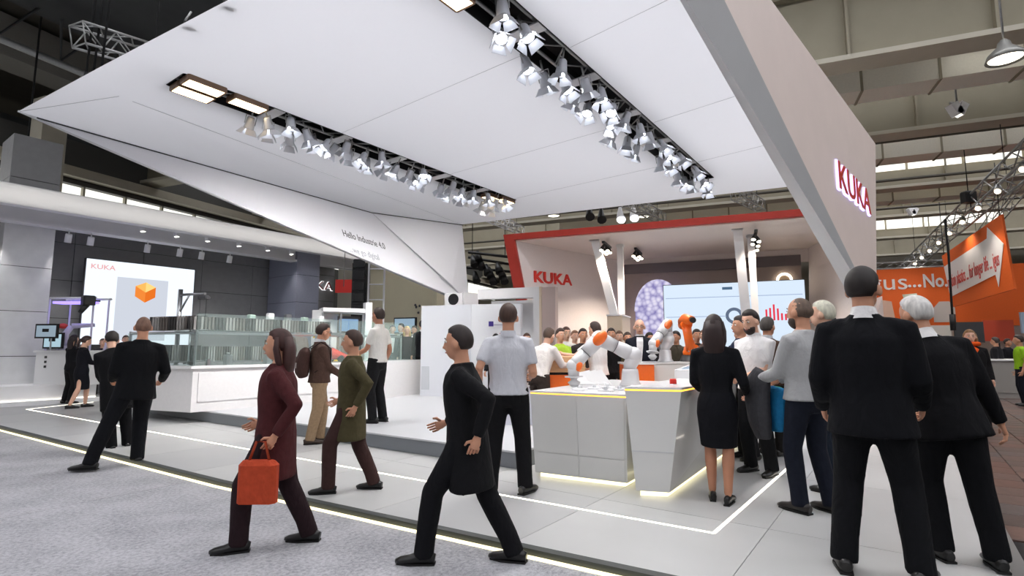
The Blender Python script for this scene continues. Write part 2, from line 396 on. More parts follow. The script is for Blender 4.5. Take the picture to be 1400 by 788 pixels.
def flood_pair(pos, label):
    t = thing('flood_light_pair', label, 'lamp', WF, pos, 'pairs of white hall floodlights'); x, y, z = pos
    MB().tube([(x,y,z),(x,y,10.88)], 0.025, 6).build('drop_rod', STEEL, t); MB().box((x-0.2,y-0.03,z-0.02),(x+0.2,y+0.03,z+0.02)).build('cross_bar', STEEL, t)
    for s in (-1, 1):
        M = Matrix.Rotation(s*0.5, 3, 'Y'); q = MB(); q.box((-0.11,-0.12,-0.36),(0.11,0.12,0.0)); q.v = [M @ v + Vector((x+s*0.16,y,z-0.03)) for v in q.v]
        h = q.build('floodlight', WHITEM, t); q = MB(); q.box((-0.09,-0.1,-0.365),(0.09,0.1,-0.361)); q.v = [M @ v + Vector((x+s*0.16,y,z-0.03)) for v in q.v]; q.build('front_glass', emat('flood_lens', (255,250,236), 2.0), h)
flood_pair(dep(1308, 141, 14.5), 'pair of white floodlights angled apart below the bright duct'); flood_pair(dep(1247, 284, 26), 'small pair of floodlights beside the far bell lamp')
# ================================================================== THE FOLDED CANOPY
HC = 5.0
cn = thing('folded_canopy', 'huge folded white canopy roof sloping down to points on both sides', 'canopy', BF, (8, 6, 0))
P0 = (1.93, 10.75, 4.97); CR2 = (2.68, 9.03, 5.02); CRM = (9.35, 11.55, 5.06); BL = (11.74, 10.35, 5.0); BR = (13.3, 1.65, 5.0)
QC = (11.62, 10.6, 3.18); QB = (12.25, 10.48, 2.68)
fu = lambda v: 1.93 + (10.75 - v)*0.111         # front edge
bu = lambda v: 11.74 + (10.35 - v)*0.1793       # rear edge
SLOT = [(7.52, 8.04, 2.93, 10.52), (3.08, 3.60, 3.35, 11.58)]     # v0, v1, u0, u1
roof = MB()
def band(v0, v1, ua=None, ub=None):
    f0, f1 = (fu(v0), fu(v1)) if ua is None else (ua, ua); b0, b1 = (bu(v0), bu(v1)) if ub is None else (ub, ub)
    roof.add([(f0, v0, HC), (f1, v1, HC), (b1, v1, HC), (b0, v0, HC)], [(0, 1, 2, 3)])
band(1.6, SLOT[1][0]); band(SLOT[1][1], SLOT[0][0])
for v0, v1, u0, u1 in SLOT: band(v0, v1, None, u0); band(v0, v1, u1, None)
v8 = SLOT[0][1]
roof.add([(fu(v8), v8, HC), P0, CR2], [(0, 1, 2)]); roof.add([(fu(v8), v8, HC), CR2, BL, (bu(v8), v8, HC)], [(0, 1, 2, 3)])
roof.build('ceiling_sheet', MEMB, cn)
MB().add([P0, CRM, CR2, BL], [(0, 1, 2), (1, 3, 2)]).build('fold_sheet', MEMB, cn)
# hanging side with a dark shadow joint along its top
mem2 = membrane('side_membrane', (240, 240, 245), 0.42)
side = MB().add([P0, CRM, QC, QB], [(0, 3, 1), (1, 3, 2)]).build('side_sheet', mem2, cn)
MB().add([CRM, QC, BL], [(0, 1, 2)]).build('side_sheet', mem2, cn)
MB().add([BL, QC, QB], [(0, 1, 2)]).build('end_sheet', mem2, cn)
MB().slab([P0, QB, (QB[0], QB[1]+0.18, QB[2]), (P0[0], P0[1]+0.03, P0[2])], (0, 0, 0.02)).build('lower_edge', SOFFG, cn)
MB().prism([(11.9, 10.4), (12.45, 10.3), (12.6, 10.75), (12.0, 10.8)], 0.19, 3.0).build('foot_column', WHITEM, cn)
JM = mat('shadow_joint', (60, 60, 64), 0.8)
for a, b in ((P0, CRM), (CRM, BL)):
    A, B = Vector(a), Vector(b); off = Vector((0, -0.03, -0.025)); s = A.lerp(B, 0.03) if a == P0 else A
    MB().tube([s + off, B + off], 0.011, 6).build('shadow_joint', JM, cn)
for a, b in ((CRM, QC), (CR2, BL), (P0, CR2)):
    A, B = Vector(a), Vector(b); off = Vector((0, -0.008, -0.006)); MB().tube([A.lerp(B, 0.02) + off, B + off], 0.004, 5).build('fold_seam', mat('fold_seam', (190, 190, 195), 0.7), cn)
for u in (5.2, 7.9, 10.2):                          # fine seams between membrane lengths
    for v0, v1 in ((1.65, 3.05), (3.63, 7.5)): MB().tube([(u, v0, HC-0.003), (u+0.2, v1, HC-0.003)], 0.003, 4).build('membrane_seam', mat('fold_seam', (190, 190, 195), 0.7), cn)
# blade wall on the aisle side
NO = (3.4, 1.4, 5.4); TT = (12.57, 0.21, 5.4); LO = (11.42, 0.36, 1.98); NI = (3.0, 1.6, 5.0); QI = (13.3, 1.66, 5.0); LI = (12.75, 0.75, 2.2)
MB().add([NO, LO, TT], [(0, 1, 2)]).build('blade_outer_face', PINKW, cn)
MB().add([NI, QI, LI, LO, NO], [(0, 1, 2), (0, 2, 3), (0, 3, 4)]).build('blade_under_face', SOFFG, cn)
MB().add([TT, LO, LI, QI], [(0, 1, 2, 3)]).build('blade_end_face', PINKW, cn)
MB().add([NI, NO, TT, QI], [(0, 1, 2, 3)]).build('blade_top', SOFFG, cn)
MB().slab([LO, LI, (12.95, 0.3, 2.4)], (-0.1, 0.0, -1.97)).build('blade_foot', PINKW, cn)
# the lit word on the blade wall
dv = Vector((6.07, -0.79, 0)).normalized(); nrm = dv.cross(Vector((0, 0, 1)))
sg = thing('illuminated_sign', 'glowing red letters with violet edges on the slanted canopy wall', 'sign', BF, (9.4, 0.62, 3.7))
for off, mt, nm, bd in ((0.02, emat('sign_halo', (200, 190, 255), 2.2), 'letter_halo', 0.022), (0.045, mat('sign_red', (216, 62, 44), 0.5), 'letter_face', 0.004)):
    text_mb('KUKA', 0.60, 0.006 if nm == 'letter_face' else 0.012, Vector((9.02, 0.672, 3.72)) + nrm*off, dv, (0, 0, 1), sx=1.42, bold=bd, shear=0.0).build(nm, mt, sg)
# lettering on the hanging side
dl = (Vector(QB) - Vector(P0)); pl = Vector((dl.x, dl.y, 0)).normalized()
sd = (Vector(CRM) - Vector(P0)).cross(Vector(QB) - Vector(P0)).normalized()
if sd.y > 0: sd = -sd
def onside(u, z):                                    # point on the plane of the hanging side
    p = Vector(P0); n = sd; v = p.y - (n.x*(u - p.x) + n.z*(z - p.z))/n.y; return Vector((u, v, z)) + sd*0.012
a0, a1 = onside(7.95, 3.93), onside(9.5, 3.80); up = sd.cross(a1 - a0); up = up if up.z > 0 else -up
TXG = mat('grey_lettering', (96, 98, 104), 0.6)
hl = thing('wall_lettering', 'grey words on the hanging canopy side about going digital', 'lettering', BF, tuple(a0))
tl = (a1 - a0).length/1.62
text_mb('Hello Industrie 4.0', 0.30, 0.002, a0 + up*0.10, a1 - a0, up, sx=0.62).build('first_line', TXG, hl)
text_mb('...we go digital', 0.28, 0.002, a0 + up*-0.2 + (a1-a0).normalized()*0.06, a1 - a0, up, sx=0.60).build('second_line', mat('pale_lettering', (178, 180, 186), 0.6), hl)
# ------------------------------------------------------------------ light slots
SLOTM = mat('slot_black', (24, 24, 26), 0.7)
for si, (v0, v1, u0, u1) in enumerate(SLOT):
    t = thing('light_slot', ['black ceiling slot over the left part of the stand, packed with spotlights', 'black ceiling slot running above the robot counters, packed with spotlights'][si], 'light slot', BF, ((u0+u1)/2, (v0+v1)/2, 5.02), 'light slots in the canopy')
    MB().box((u0, v0, 5.34), (u1, v1, 5.36)).build('slot_back', SLOTM, t)
    MB().box((u0, v0-0.012, 4.995), (u1, v0, 5.36)).build('slot_side', SLOTM, t); MB().box((u0, v1, 4.995), (u1, v1+0.012, 5.36)).build('slot_side', SLOTM, t)
    MB().box((u0-0.012, v0, 4.995), (u0, v1, 5.36)).build('slot_end', SLOTM, t); MB().box((u1, v0, 4.995), (u1+0.012, v1, 5.36)).build('slot_end', SLOTM, t)
    for vv in (v0+0.1, v1-0.1): MB().tube([(u0, vv, 5.1), (u1, vv, 5.1)], 0.024, 7).build('mounting_rail', STEEL, t)
    n = int((u1-u0)/0.3); 
    for k in range(n):
        a = u0 + (u1-u0)*k/n; b = u0 + (u1-u0)*(k+1)/n
        MB().tube([(a, v0+0.1 if k % 2 else v1-0.1, 5.1), (b, v1-0.1 if k % 2 else v0+0.1, 5.1)], 0.012, 5).build('lattice_bar', STEEL, t)
    for k in range(1, 6):
        u = u0 + (u1-u0)*k/6 + 0.1
        MB().box((u-0.09, v0, 4.985), (u+0.09, v1, 5.0)).build('cross_panel', WHITEM, t)
# one barn-door spotlight; all others are copies of it
def make_spot():
    t = thing('barn_door_spotlight', 'spot', 'spotlight', BF, (0, 0, 0))
    MB().tube([(0,0,0.2),(0,0,0.02)], 0.018, 6).build('drop_rod', STEEL, t)
    y = MB(); y.box((-0.012,-0.115,-0.16),(0.012,-0.107,0.03)); y.box((-0.012,0.107,-0.16),(0.012,0.115,0.03)); y.box((-0.012,-0.115,0.02),(0.012,0.115,0.032)); y.build('yoke', STEEL, t)
    h = MB().lathe([(0.0,0.0),(0.055,0.0),(0.075,-0.03),(0.085,-0.10),(0.10,-0.22),(0.104,-0.26),(0.092,-0.26)], (0,0,0), 16).build('housing', SILVER, t)
    MB().lathe([(0.0,-0.245),(0.094,-0.245)], (0,0,0), 16).build('lens', LENS, h)
    for k in range(4):
        a = k*math.pi/2; M = Matrix.Rotation(a, 3, 'Z')
        q = MB().slab([(0.10,-0.085,-0.26),(0.10,0.085,-0.26),(0.175,0.125,-0.38),(0.175,-0.125,-0.38)], (0.006,0,0.004)); q.v = [M @ v for v in q.v]
        q.build('barn_door', SILVER, t)
    for ch in t.children_recursive: ch.data.transform(Matrix.Scale(0.74, 4))
    return t
spot0 = make_spot(); first = [True]
def place_spot(u, v, z, tilt, yaw, label, group, watts):
    if first[0]: o = spot0; first[0] = False
    else: o = dup(spot0)
    for ch in list(o.children):
        if ch.type == 'LIGHT': bpy.data.objects.remove(ch)
    o.location = BF.w((u, v, z)); o['label'] = label; o['group'] = group
    o.rotation_euler = (Matrix.Rotation(BF.a + yaw, 3, 'Z') @ Matrix.Rotation(tilt, 3, 'Y')).to_euler()
    spot_light(o, (0, 0, -0.20), (0, 0, -3), watts, 0.05, 115, (1, 0.975, 0.95), 0.8)
ORD = 'first second third fourth fifth sixth seventh eighth ninth tenth eleventh twelfth thirteenth fourteenth fifteenth sixteenth seventeenth'.split()
LS = ['silver barn-door spotlight in the ceiling slot over the left part of the stand', 'silver barn-door spotlight in the ceiling slot above the robot counters']
for si, (v0, v1, u0, u1) in enumerate(SLOT):
    n = 17
    for k in range(n):
        u = u0 + 1.15 + (u1 - u0 - 1.5)*k/(n-1) if si == 0 else u0 + 0.75 + (u1 - u0 - 0.95)*k/(n-1)
        for r, vv in enumerate((v0 + 0.08, v1 - 0.08)):
            if (k*7 + r*3 + si) % 11 == 4: continue
            tilt, yaw = (R(random.choice([8, 16, 24, 30])), random.choice([R(90), R(-90), R(60), R(-60), R(180), R(0)]))
            if si == 0 and r == 1 and k % 3 != 0: tilt, yaw = R(random.choice([-38, -46, -52])), R(90 + random.choice([-25, 0, 20]))     # aimed at the hanging side
            place_spot(u + random.uniform(-0.1, 0.1), vv, 4.98 - random.choice([0, 0.05, 0.10, 0.14]), tilt, yaw, 'silver barn-door spotlight, %s from the near end in the %s row of the %s slot' % (ORD[k], ['inner', 'outer'][r], ['left', 'right'][si]), 'spotlights in the %s canopy slot' % ['left', 'right'][si], SPOT_W*(2.6 if tilt < 0 else 1.0))
# flat warm flood panels in the slots
def flood(u, v, z, label):
    t = thing('warm_floodlight', label, 'flood light', BF, (u, v, z), 'warm flat flood panels in the slots')
    MB().bbox((u-0.26, v-0.14, z), (u+0.26, v+0.14, z+0.09), 0.02).build('housing', mat('flood_body', (120, 92, 72), 0.5), t)
    MB().box((u-0.23, v-0.11, z-0.004), (u+0.23, v+0.11, z)).build('light_face', LENSW, t)
    MB().box((u-0.02, v-0.02, z+0.09), (u+0.02, v+0.02, 5.1)).build('bracket', BLACK, t)
flood(3.22, 7.92, 4.93, 'warm flat flood panel at the near end of the left slot, inner one'); flood(3.22, 7.60, 4.93, 'warm flat flood panel at the near end of the left slot, outer one'); flood(3.86, 7.64, 4.93, 'third warm flood panel in the left slot next to the first spotlight')
flood(3.72, 3.48, 4.90, 'warm flood panel at the near end of the right slot, at the top edge')
flood(9.9, 7.8, 4.93, 'small warm flood panel near the far end of the left slot'); flood(10.3, 7.7, 4.93, 'last warm flood panel at the far tip of the left slot')
# ------------------------------------------------------------------ lattice truss ends and cable chain hoists around the canopy
def truss(name, label, a, b, w=0.3, frame=WF, bays=None, m=STEEL, tri=False, r=0.022, group=None, h=None):
    A, B = Vector(a), Vector(b); d = (B - A).normalized(); s = d.cross(Vector((0, 0, 1))).normalized(); up = s.cross(d); h = h or w
    t = thing(name, label, 'truss', frame, tuple(A), group)
    cs = [(-w/2, 0), (w/2, 0), (w/2, h), (-w/2, h)] if not tri else [(-w/2, h), (w/2, h), (0, 0)]
    at = lambda k, x: A + d*x + s*cs[k][0] + up*cs[k][1]
    L = (B - A).length; n = bays or int(L/0.5)
    for k in range(len(cs)): MB().tube([at(k, 0), at(k, L)], r, 7).build('chord', m, t)
    q = len(cs)
    for k in range(q):
        for i in range(n):
            x0, x1 = L*i/n, L*(i+1)/n; k2 = (k+1) % q
            MB().tube([at(k if i % 2 else k2, x0), at(k2 if i % 2 else k, x1)], r*0.55, 5).build('brace', m, t)
    for i in range(0, n+1, max(1, n)):
        for k in range(q): MB().tube([at(k, L*i/n), at((k+1) % q, L*i/n)], r*0.55, 5).build('brace', m, t)
    for x in (L*0.15, L*0.85): q_ = A + d*x + up*h; MB().tube([q_, Vector((q_.x, q_.y, 10.9))], 0.012, 5).build('hanging_wire', BLACK, t)
    return t
a = dep(108, 62, 8.2); b = dep(200, 88, 9.2)
truss('lattice_truss', 'short silver lattice truss jutting out above the canopy edge at top left', a, b + (b-a)*0.4, 0.34, bays=6)
for i, (px, l) in enumerate([(118, 'leftmost black chain'), (128, 'middle black chain'), (138, 'black chain nearest the canopy')]):
    p = dep(px, 100, 8.35); t = thing('hoist_chain', l + ' hanging beside the short truss at top left', 'chain', WF, tuple(p), 'hoist chains')
    MB().tube([p, p + Vector((0.1, 0, 3.2))], 0.018, 6).build('chain', BLACKM, t); MB().tube([p + Vector((0,0,-0.1)), p + Vector((0,0,0.02))], [0.04, 0.03], 8).build('hook_block', BLACK, t)
for px, py, l in ((257, 28, 'lower black clamp on the canopy front edge'), (300, 6, 'upper black clamp on the canopy front edge')):
    vv = 6.35 if px < 280 else 5.62; p = BF.w((fu(vv) + 0.03, vv, 5.06)); t = thing('rigging_clamp', l, 'clamp', WF, tuple(p), 'rigging clamps on the canopy edge')
    MB().tube([p + Vector((-0.03, 0.05, -0.02)), p + Vector((0.06, 0.08, 0.02))], 0.045, 10).build('clamp_body', BLACK, t); MB().tube([p, p + Vector((0.02, 0.06, 0.14))], 0.012, 6).build('bolt', STEEL, t)
p = dep(33, 255, 13.9); t = thing('hanging_cable', 'thin dark cable with a red plug hanging in front of the concrete column', 'cable', WF, tuple(p))
MB().tube([p, dep(36, 215, 13.9), dep(39, 185, 13.9), Vector((dep(40, 180, 13.9).x, 13.9, 10.9))], 0.025, 6).build('cable', BLACKM, t); MB().tube([p + Vector((0,0,0.0)), p + Vector((0.02,0,0.22))], 0.05, 8).build('red_plug', mat('plug_red', (190, 40, 40), 0.5), t)
# ================================================================== STAND ON THE LEFT
wl = thing('wall_side', None, None, BF, (8, 20, 0), kind='structure')
MB().box((1.5, 20.03, 0), (14.3, 20.2, 5.6)).build('wall_backing', mat('joint_black', (40, 40, 42), 0.8), wl)
for i in range(7):
    for k in range(5):
        u0 = 1.5 + i*1.83; z0 = k*1.12
        MB().box((u0+0.008, 20.0, z0+0.008), (u0+1.822, 20.03, z0+1.112)).build('wall_panel', GREYP, wl)
def clad_column(name, label, u0, u1, v0, v1, zt, m, rows):
    t = thing(name, None, None, BF, (u0, v0, 0), kind='structure')
    MB().box((u0+0.03, v0+0.03, 0), (u1-0.03, v1-0.03, zt)).build('core', mat('joint_black', (40, 40, 42), 0.8), t)
    h = zt/rows
    for k in range(rows):
        z0, z1 = k*h+0.008, (k+1)*h-0.008; m2 = m if k < rows - 2 or rows < 6 else GREYP  # top two rows of the tall column darker: its unlit shade put into colour
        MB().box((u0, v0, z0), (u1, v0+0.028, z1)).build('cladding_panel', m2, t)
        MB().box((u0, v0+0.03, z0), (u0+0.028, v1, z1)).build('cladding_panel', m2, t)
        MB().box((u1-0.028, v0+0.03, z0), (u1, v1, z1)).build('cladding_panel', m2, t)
    return t
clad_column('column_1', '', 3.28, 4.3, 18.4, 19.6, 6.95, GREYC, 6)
clad_column('column_2', '', 11.25, 12.2, 18.0, 19.9, 5.1, mat('blue_grey_panel', (150, 154, 172), 0.45, noise=0.04), 5)
fa = thing('trim_3', None, None, BF, (6, 17, 4.8), kind='structure')
MB().box((-2, 17.0, 4.80), (14.5, 17.006, 5.27)).build('fascia_sheet', membrane('fascia_textile', (244, 244, 244), 0.6), fa)
MB().box((-2, 17.0, 4.78), (14.5, 17.25, 4.80)).build('fascia_frame', WHITEM, fa); MB().box((-2, 17.0, 5.27), (14.5, 17.25, 5.29)).build('fascia_frame', WHITEM, fa)
MB().box((-2, 17.23, 4.80), (14.5, 17.25, 5.27)).build('fascia_back', WHITEM, fa); MB().box((-2, 17.19, 4.98), (14.5, 17.23, 5.09)).build('added_glow_tube', emat('added_glow_tube', (255, 250, 244), 3.2), fa)  # unseen tube added behind the translucent front to brighten the white fascia
MB().box((-2, 17.25, 5.06), (14.5, 20.2, 5.14)).build('soffit_board', WHITEM, fa)
MB().box((-2, 18.15, 4.62), (14.5, 18.4, 5.06)).build('inner_beam', WHITEM, fa)
MB().box((-2, 18.02, 4.56), (14.5, 18.44, 4.62)).build('inner_beam_flange', WHITEM, fa)
bs = thing('trim_4', None, None, BF, (3, 17.3, 0), kind='structure')
MB().box((-2, 17.35, 0), (5.2, 20, 0.45)).build('low_step', WHITEM, bs); MB().box((-2, 17.33, 0.0), (5.2, 17.35, 0.10)).build('light_strip', LED, bs)
MB().box((3.0, 17.0, 0), (8.8, 17.3, 0.09)).build('lower_kerb', WHITEM, bs)
def small_spot(i, u, v, z, label, tilt):
    t = thing('track_spot', label, 'spotlight', BF, (u, v, z), 'white cylinder spots of the left stand')
    M = Matrix.Rotation(tilt, 3, 'X')
    MB().tube([(u,v,z),(u,v,z-0.12)], 0.016, 6).build('stem', WHITEM, t)
    q = MB().lathe([(0,0.04),(0.075,0.04),(0.08,0.0),(0.08,-0.2),(0.07,-0.2)], (0,0,0), 12, M); q.v = [p + Vector((u,v,z-0.14)) for p in q.v]; q.build('cylinder', WHITEM, t)
    q = MB().lathe([(0,-0.19),(0.07,-0.19)], (0,0,0), 12, M); q.v = [p + Vector((u,v,z-0.14)) for p in q.v]; q.build('lens', emat('spot_lens', (255,250,240), 3.0), t)
    spot_light(t, Vector((0, 0, -0.34)), Vector((0.2, 1.0 if v > 18 else 0.4, -3)), 75, 0.06, 80, (1, 0.98, 0.95))
us = [2.95, 4.55, 5.05, 6.45, 7.35, 8.0, 8.9]
for i, u in enumerate(us): small_spot(i, u, 18.23, 4.56, 'white cylinder spot, %s from the left under the inner beam of the left stand' % ORD[i], 0.25)
for i, u in enumerate([2.4, 6.1, 7.0, 7.9, 8.9, 9.9, 10.8]): small_spot(i, u, 17.7, 5.06, 'white cylinder spot, %s from the left just behind the white fascia' % ORD[i], -0.2)
# big screen with an orange crystal
sc = thing('presentation_screen', 'large bright white screen with an orange crystal, on the left stand', 'screen', BF, (6.8, 19.2, 1.4))
MB().box((5.24, 19.2, 1.45), (8.25, 19.34, 4.0)).build('screen_case', DARKG, sc)
MB().box((5.26, 19.19, 1.47), (8.23, 19.2, 3.98)).build('screen_image', emat('screen_white', (238, 246, 255), 1.15), sc)
MB().box((6.05, 19.184, 1.6), (7.45, 19.19, 3.52)).build('grey_picture_field', emat('screen_grey', (216, 222, 234), 0.95), sc)
cx, cz, q = 6.82, 3.12, 0.28
MB().slab([(cx-q, 19.18, cz+0.16), (cx, 19.18, cz+0.3), (cx, 19.18, cz-0.02)], (0, -0.004, 0)).build('crystal_facet', emat('cr1', (255, 186, 96), 1.1), sc)
MB().slab([(cx, 19.18, cz+0.3), (cx+q, 19.18, cz+0.16), (cx, 19.18, cz-0.02)], (0, -0.004, 0)).build('crystal_facet', emat('cr2', (255, 214, 130), 1.1), sc)
MB().slab([(cx-q, 19.18, cz+0.16), (cx, 19.18, cz-0.02), (cx, 19.18, cz-0.34), (cx-q, 19.18, cz-0.16)], (0, -0.004, 0)).build('crystal_facet', emat('cr3', (248, 142, 60), 1.0), sc)
MB().slab([(cx, 19.18, cz-0.02), (cx+q, 19.18, cz+0.16), (cx+q, 19.18, cz-0.16), (cx, 19.18, cz-0.34)], (0, -0.004, 0)).build('crystal_facet', emat('cr4', (240, 120, 40), 1.0), sc)
text_mb('KUKA', 0.2, 0.002, (5.36, 19.182, 3.70), (1, 0, 0), (0, 0, 1), sx=1.15, bold=0.003).build('word_mark', emat('screen_red', (240, 176, 176), 1.0), sc)
# dark wall word, its first letters hidden behind the column
ws = thing('wall_sign', 'two dark red letters with white edges showing beside the blue-grey column', 'sign', BF, (12.4, 19.95, 3.6))
text_mb('KUKA', 0.52, 0.02, (12.52, 19.97, 3.84), (1, 0, 0), (0, 0, 1), sx=1.2, bold=0.012).build('letter_halo', emat('sign_white', (255, 250, 250), 1.3), ws)
text_mb('KUKA', 0.52, 0.02, (12.52, 19.93, 3.84), (1, 0, 0), (0, 0, 1), sx=1.2, bold=-0.006).build('letter_face', mat('sign_dark_red', (128, 30, 44), 0.5), ws)
# ================================================================== RED-FRAMED STAND AT THE BACK (hall frame)
rb = thing('red_framed_pavilion', 'open white pavilion with a red front frame behind the robot counters', 'pavilion', HF, (15.2, 2, 0))
MB().slab([(15.2, 6.51, 4.87), (15.2, -3.1, 4.87), (15.2, -3.1, 4.69), (15.2, 6.14, 4.69)], (-0.12, 0, 0)).build('red_front_beam', REDP, rb)
MB().slab([(15.2, 6.51, 4.87), (15.2, 6.14, 4.69), (15.2, 5.72, 2.6), (15.2, 5.34, 0.0), (15.2, 5.62, 0.0), (15.2, 6.05, 2.6)], (-0.12, 0, 0)).build('red_side_post', REDP, rb)
MB().slab([(15.2, 6.45, 4.66), (15.2, -3.1, 4.66), (19.2, -2.3, 4.52), (19.2, 3.9, 4.52)], (0, 0, 0.05)).build('ceiling_board', mat('pav_ceiling', (238, 226, 218), 0.6, noise=0.02), rb)
PW = mat('pav_wall', (236, 226, 222), 0.6, noise=0.02)
MB().add([(15.2, 6.12, 4.66), (15.2, 5.4, 0), (17.6, 4.2, 0), (19.2, 3.6, 0.0), (19.2, 3.8, 4.52)], [(0, 1, 2), (0, 2, 4), (2, 3, 4)]).build('side_wall', PW, rb)
MB().add([(15.2, -3.1, 4.66), (15.2, -2.9, 0), (19.2, -2.1, 0.0), (19.2, -2.3, 4.52)], [(0, 1, 2), (0, 2, 3)]).build('side_wall', PW, rb)
MB().box((19.2, 4.2, 4.1), (19.3, -2.3, 4.55)).build('upper_back_wall', PW, rb)
bw = MB().box((19.12, 3.55, 0), (19.2, -2.05, 4.32)).build('grey_back_wall', mat('pav_grey', (146, 132, 126), 0.6, noise=0.03), rb)
MB().box((19.06, 3.55, 3.98), (19.12, -2.05, 4.32)).build('dark_header', mat('pav_header', (98, 90, 92), 0.6), bw)
rw = thing('wall_sign', 'four red letters on the white side wall of the red-framed pavilion', 'sign', HF, (15.6, 5.8, 3.4))
wa = Vector((15.62, 5.72, 3.42)); wdir = Vector((19.2 - 15.2, 3.75 - 5.95, 0)).normalized()
text_mb('KUKA', 0.5, 0.02, wa, wdir, (0, 0, 1), sx=1.25, bold=0.012).build('letter_face', mat('sign_red2', (214, 48, 36), 0.5), rw)
# leaning props
for i, (a, b, l) in enumerate([((15.8, 3.82, 4.7), (15.8, 3.25, 2.3), 'leaning white prop left of the flower picture'), ((16.6, 3.2, 4.62), (16.6, 3.2, 2.3), 'upright slim white prop behind the leaning one'),
                            ((15.8, -0.2, 4.7), (15.8, -0.42, 0.1), 'leaning white prop in front of the bar-chart screen'), ((16.6, -0.55, 4.62), (16.6, -0.6, 0.1), 'slim white prop at the back of the bar-chart screen')]):
    t = thing('pavilion_prop', l, 'post', HF, (b[0], b[1], 0), 'white props of the pavilion'); A, B = Vector(a), Vector(b)
    w = 0.12 if i % 2 == 0 else 0.09
    MB().slab([A + Vector((0, w, 0)), A + Vector((0, -w, 0)), B + Vector((0, -w, 0)), B + Vector((0, w, 0))], (0.16, 0, 0)).build('shaft', WHITEM, t)
    MB().box(A + Vector((0, -w-0.03, -0.1)), A + Vector((0.16, w+0.03, -0.03))).build('head_plate', WHITEM, t)
t = thing('prop_plinth', 'cream box carrying the props left of the flower picture', 'plinth', HF, (16.2, 3.1, 0)); MB().bbox((15.6, 3.42, 0.0), (16.9, 2.98, 2.3), 0.02).build('box_body', mat('cream_box', (226, 208, 184), 0.6), t); MB().box((15.58, 3.44, 2.3), (16.92, 2.96, 2.34)).build('top_plate', WHITEM, t)
# tracks with lamps in the pavilion
def pav_track(p0, p1, r, label, n):
    t = thing('lamp_track', label, 'lamp track', HF, (p0, r, 4.5), 'lamp tracks of the pavilion')
    MB().box((p0, r-0.04, 4.44), (p1, r+0.04, 4.5)).build('rail', BLACK, t)
    for k in range(n):
        p = p0 + 0.15 + (p1-p0-0.3)*k/(n-1); s = (-1)**k
        h = MB().tube([(p, r, 4.42), (p-0.03, r+0.04*s, 4.34), (p-0.08, r+0.07*s, 4.24)], [0.035, 0.05, 0.065], 10).build('lamp_head', BLACK, t)
        MB().ell((p-0.085, r+0.073*s, 4.235), (0.055, 0.055, 0.035)).build('lamp_lens', emat('pav_lens', (255, 240, 212), 10.0), h)
    for k in range(3):
        p = p0 + 0.4 + (p1-p0-0.8)*k/2; spot_light(t, Vector((p-p0-0.1, 0, -0.36)), Vector((p-p0-0.4, 0.1, -3)), 150, 0.12, 125, (1, 0.86, 0.72), 0.7)
pav_track(15.4, 16.4, 3.45, 'black lamp track above the leaning prop by the flower picture', 5); pav_track(16.8, 17.9, 2.75, 'black lamp track deeper in the pavilion near the flower picture', 5)
pav_track(15.4, 17.8, -0.65, 'black lamp track above the bar-chart screen', 7)
# bar-chart screen
S2 = thing('data_screen', 'wide pale blue screen with red bar chart in the pavilion', 'screen', HF, (17.2, 0, 0))
p = 17.2
MB().box((p, 2.0, 0.2), (p+0.12, -1.92, 3.32)).build('screen_case', DARKG, S2)
MB().box((p-0.01, 1.98, 0.9), (p, -1.90, 3.30)).build('screen_image', emat('screen_blue', (222, 238, 255), 1.0), S2)
MB().box((p-0.016, 1.92, 2.88), (p-0.01, -1.84, 2.9)).build('rule_line', emat('ui_line', (170, 190, 225), 0.9), S2)
MB().box((p-0.016, 1.92, 2.3), (p-0.01, 0.2, 2.32)).build('rule_line', emat('ui_line', (170, 190, 225), 0.9), S2)
MB().box((p-0.016, 0.28, 3.1), (p-0.01, 0.0, 3.18)).build('button_mark', emat('ui_dark', (90, 120, 150), 0.8), S2)
for k, h in enumerate((0.32, 0.36, 0.46, 0.34, 0.2, 0.18, 0.14, 0.2, 0.16)):
    MB().box((p-0.016, -0.86-0.1*k, 2.16), (p-0.01, -0.91-0.1*k, 2.16+h)).build('chart_bar', emat('ui_red', (236, 60, 80), 1.0), S2)
ring = MB()
for k in range(24):
    a0, a1 = 2*math.pi*k/24, 2*math.pi*(k+1)/24
    ring.add([(p-0.014, -0.02 - r_*math.cos(a), 2.32 + r_*math.sin(a)) for a in (a0, a1) for r_ in (0.15, 0.24)], [(0, 1, 3, 2)])
ring.build('ring_chart', emat('ui_ring', (110, 125, 150), 0.8), S2)
MB().box((p-0.016, 1.9, 1.0), (p-0.01, 0.55, 2.24)).build('plot_field', emat('ui_field', (232, 242, 252), 0.95), S2); MB().box((p-0.02, 0.52, 1.0), (p-0.016, 0.5, 2.3)).build('divider', emat('ui_div', (80, 100, 120), 0.8), S2)
# flower picture: backlit round-topped panel
def flower_mat():
    m = bpy.data.materials.new('violet_flowers'); m.use_nodes = True; N = m.node_tree.nodes; L = m.node_tree.links; N.remove(N['Principled BSDF'])
    tc = N.new('ShaderNodeTexCoord'); v = N.new('ShaderNodeTexVoronoi'); v.inputs['Scale'].default_value = 6.5; v.inputs['Randomness'].default_value = 1
    L.new(tc.outputs['Object'], v.inputs['Vector']); r = N.new('ShaderNodeValToRGB'); e = r.color_ramp.elements
    e[0].position = 0.0; e[0].color = lin((246, 240, 252)) + (1,); e[1].position = 0.85; e[1].color = lin((140, 132, 190)) + (1,)
    k = e.new(0.35); k.color = lin((222, 216, 244)) + (1,)
    L.new(v.outputs['Distance'], r.inputs[0]); em = N.new('ShaderNodeEmission'); em.inputs[1].default_value = 0.95
    L.new(r.outputs[0], em.inputs[0]); L.new(em.outputs[0], N['Material Output'].inputs[0]); return m
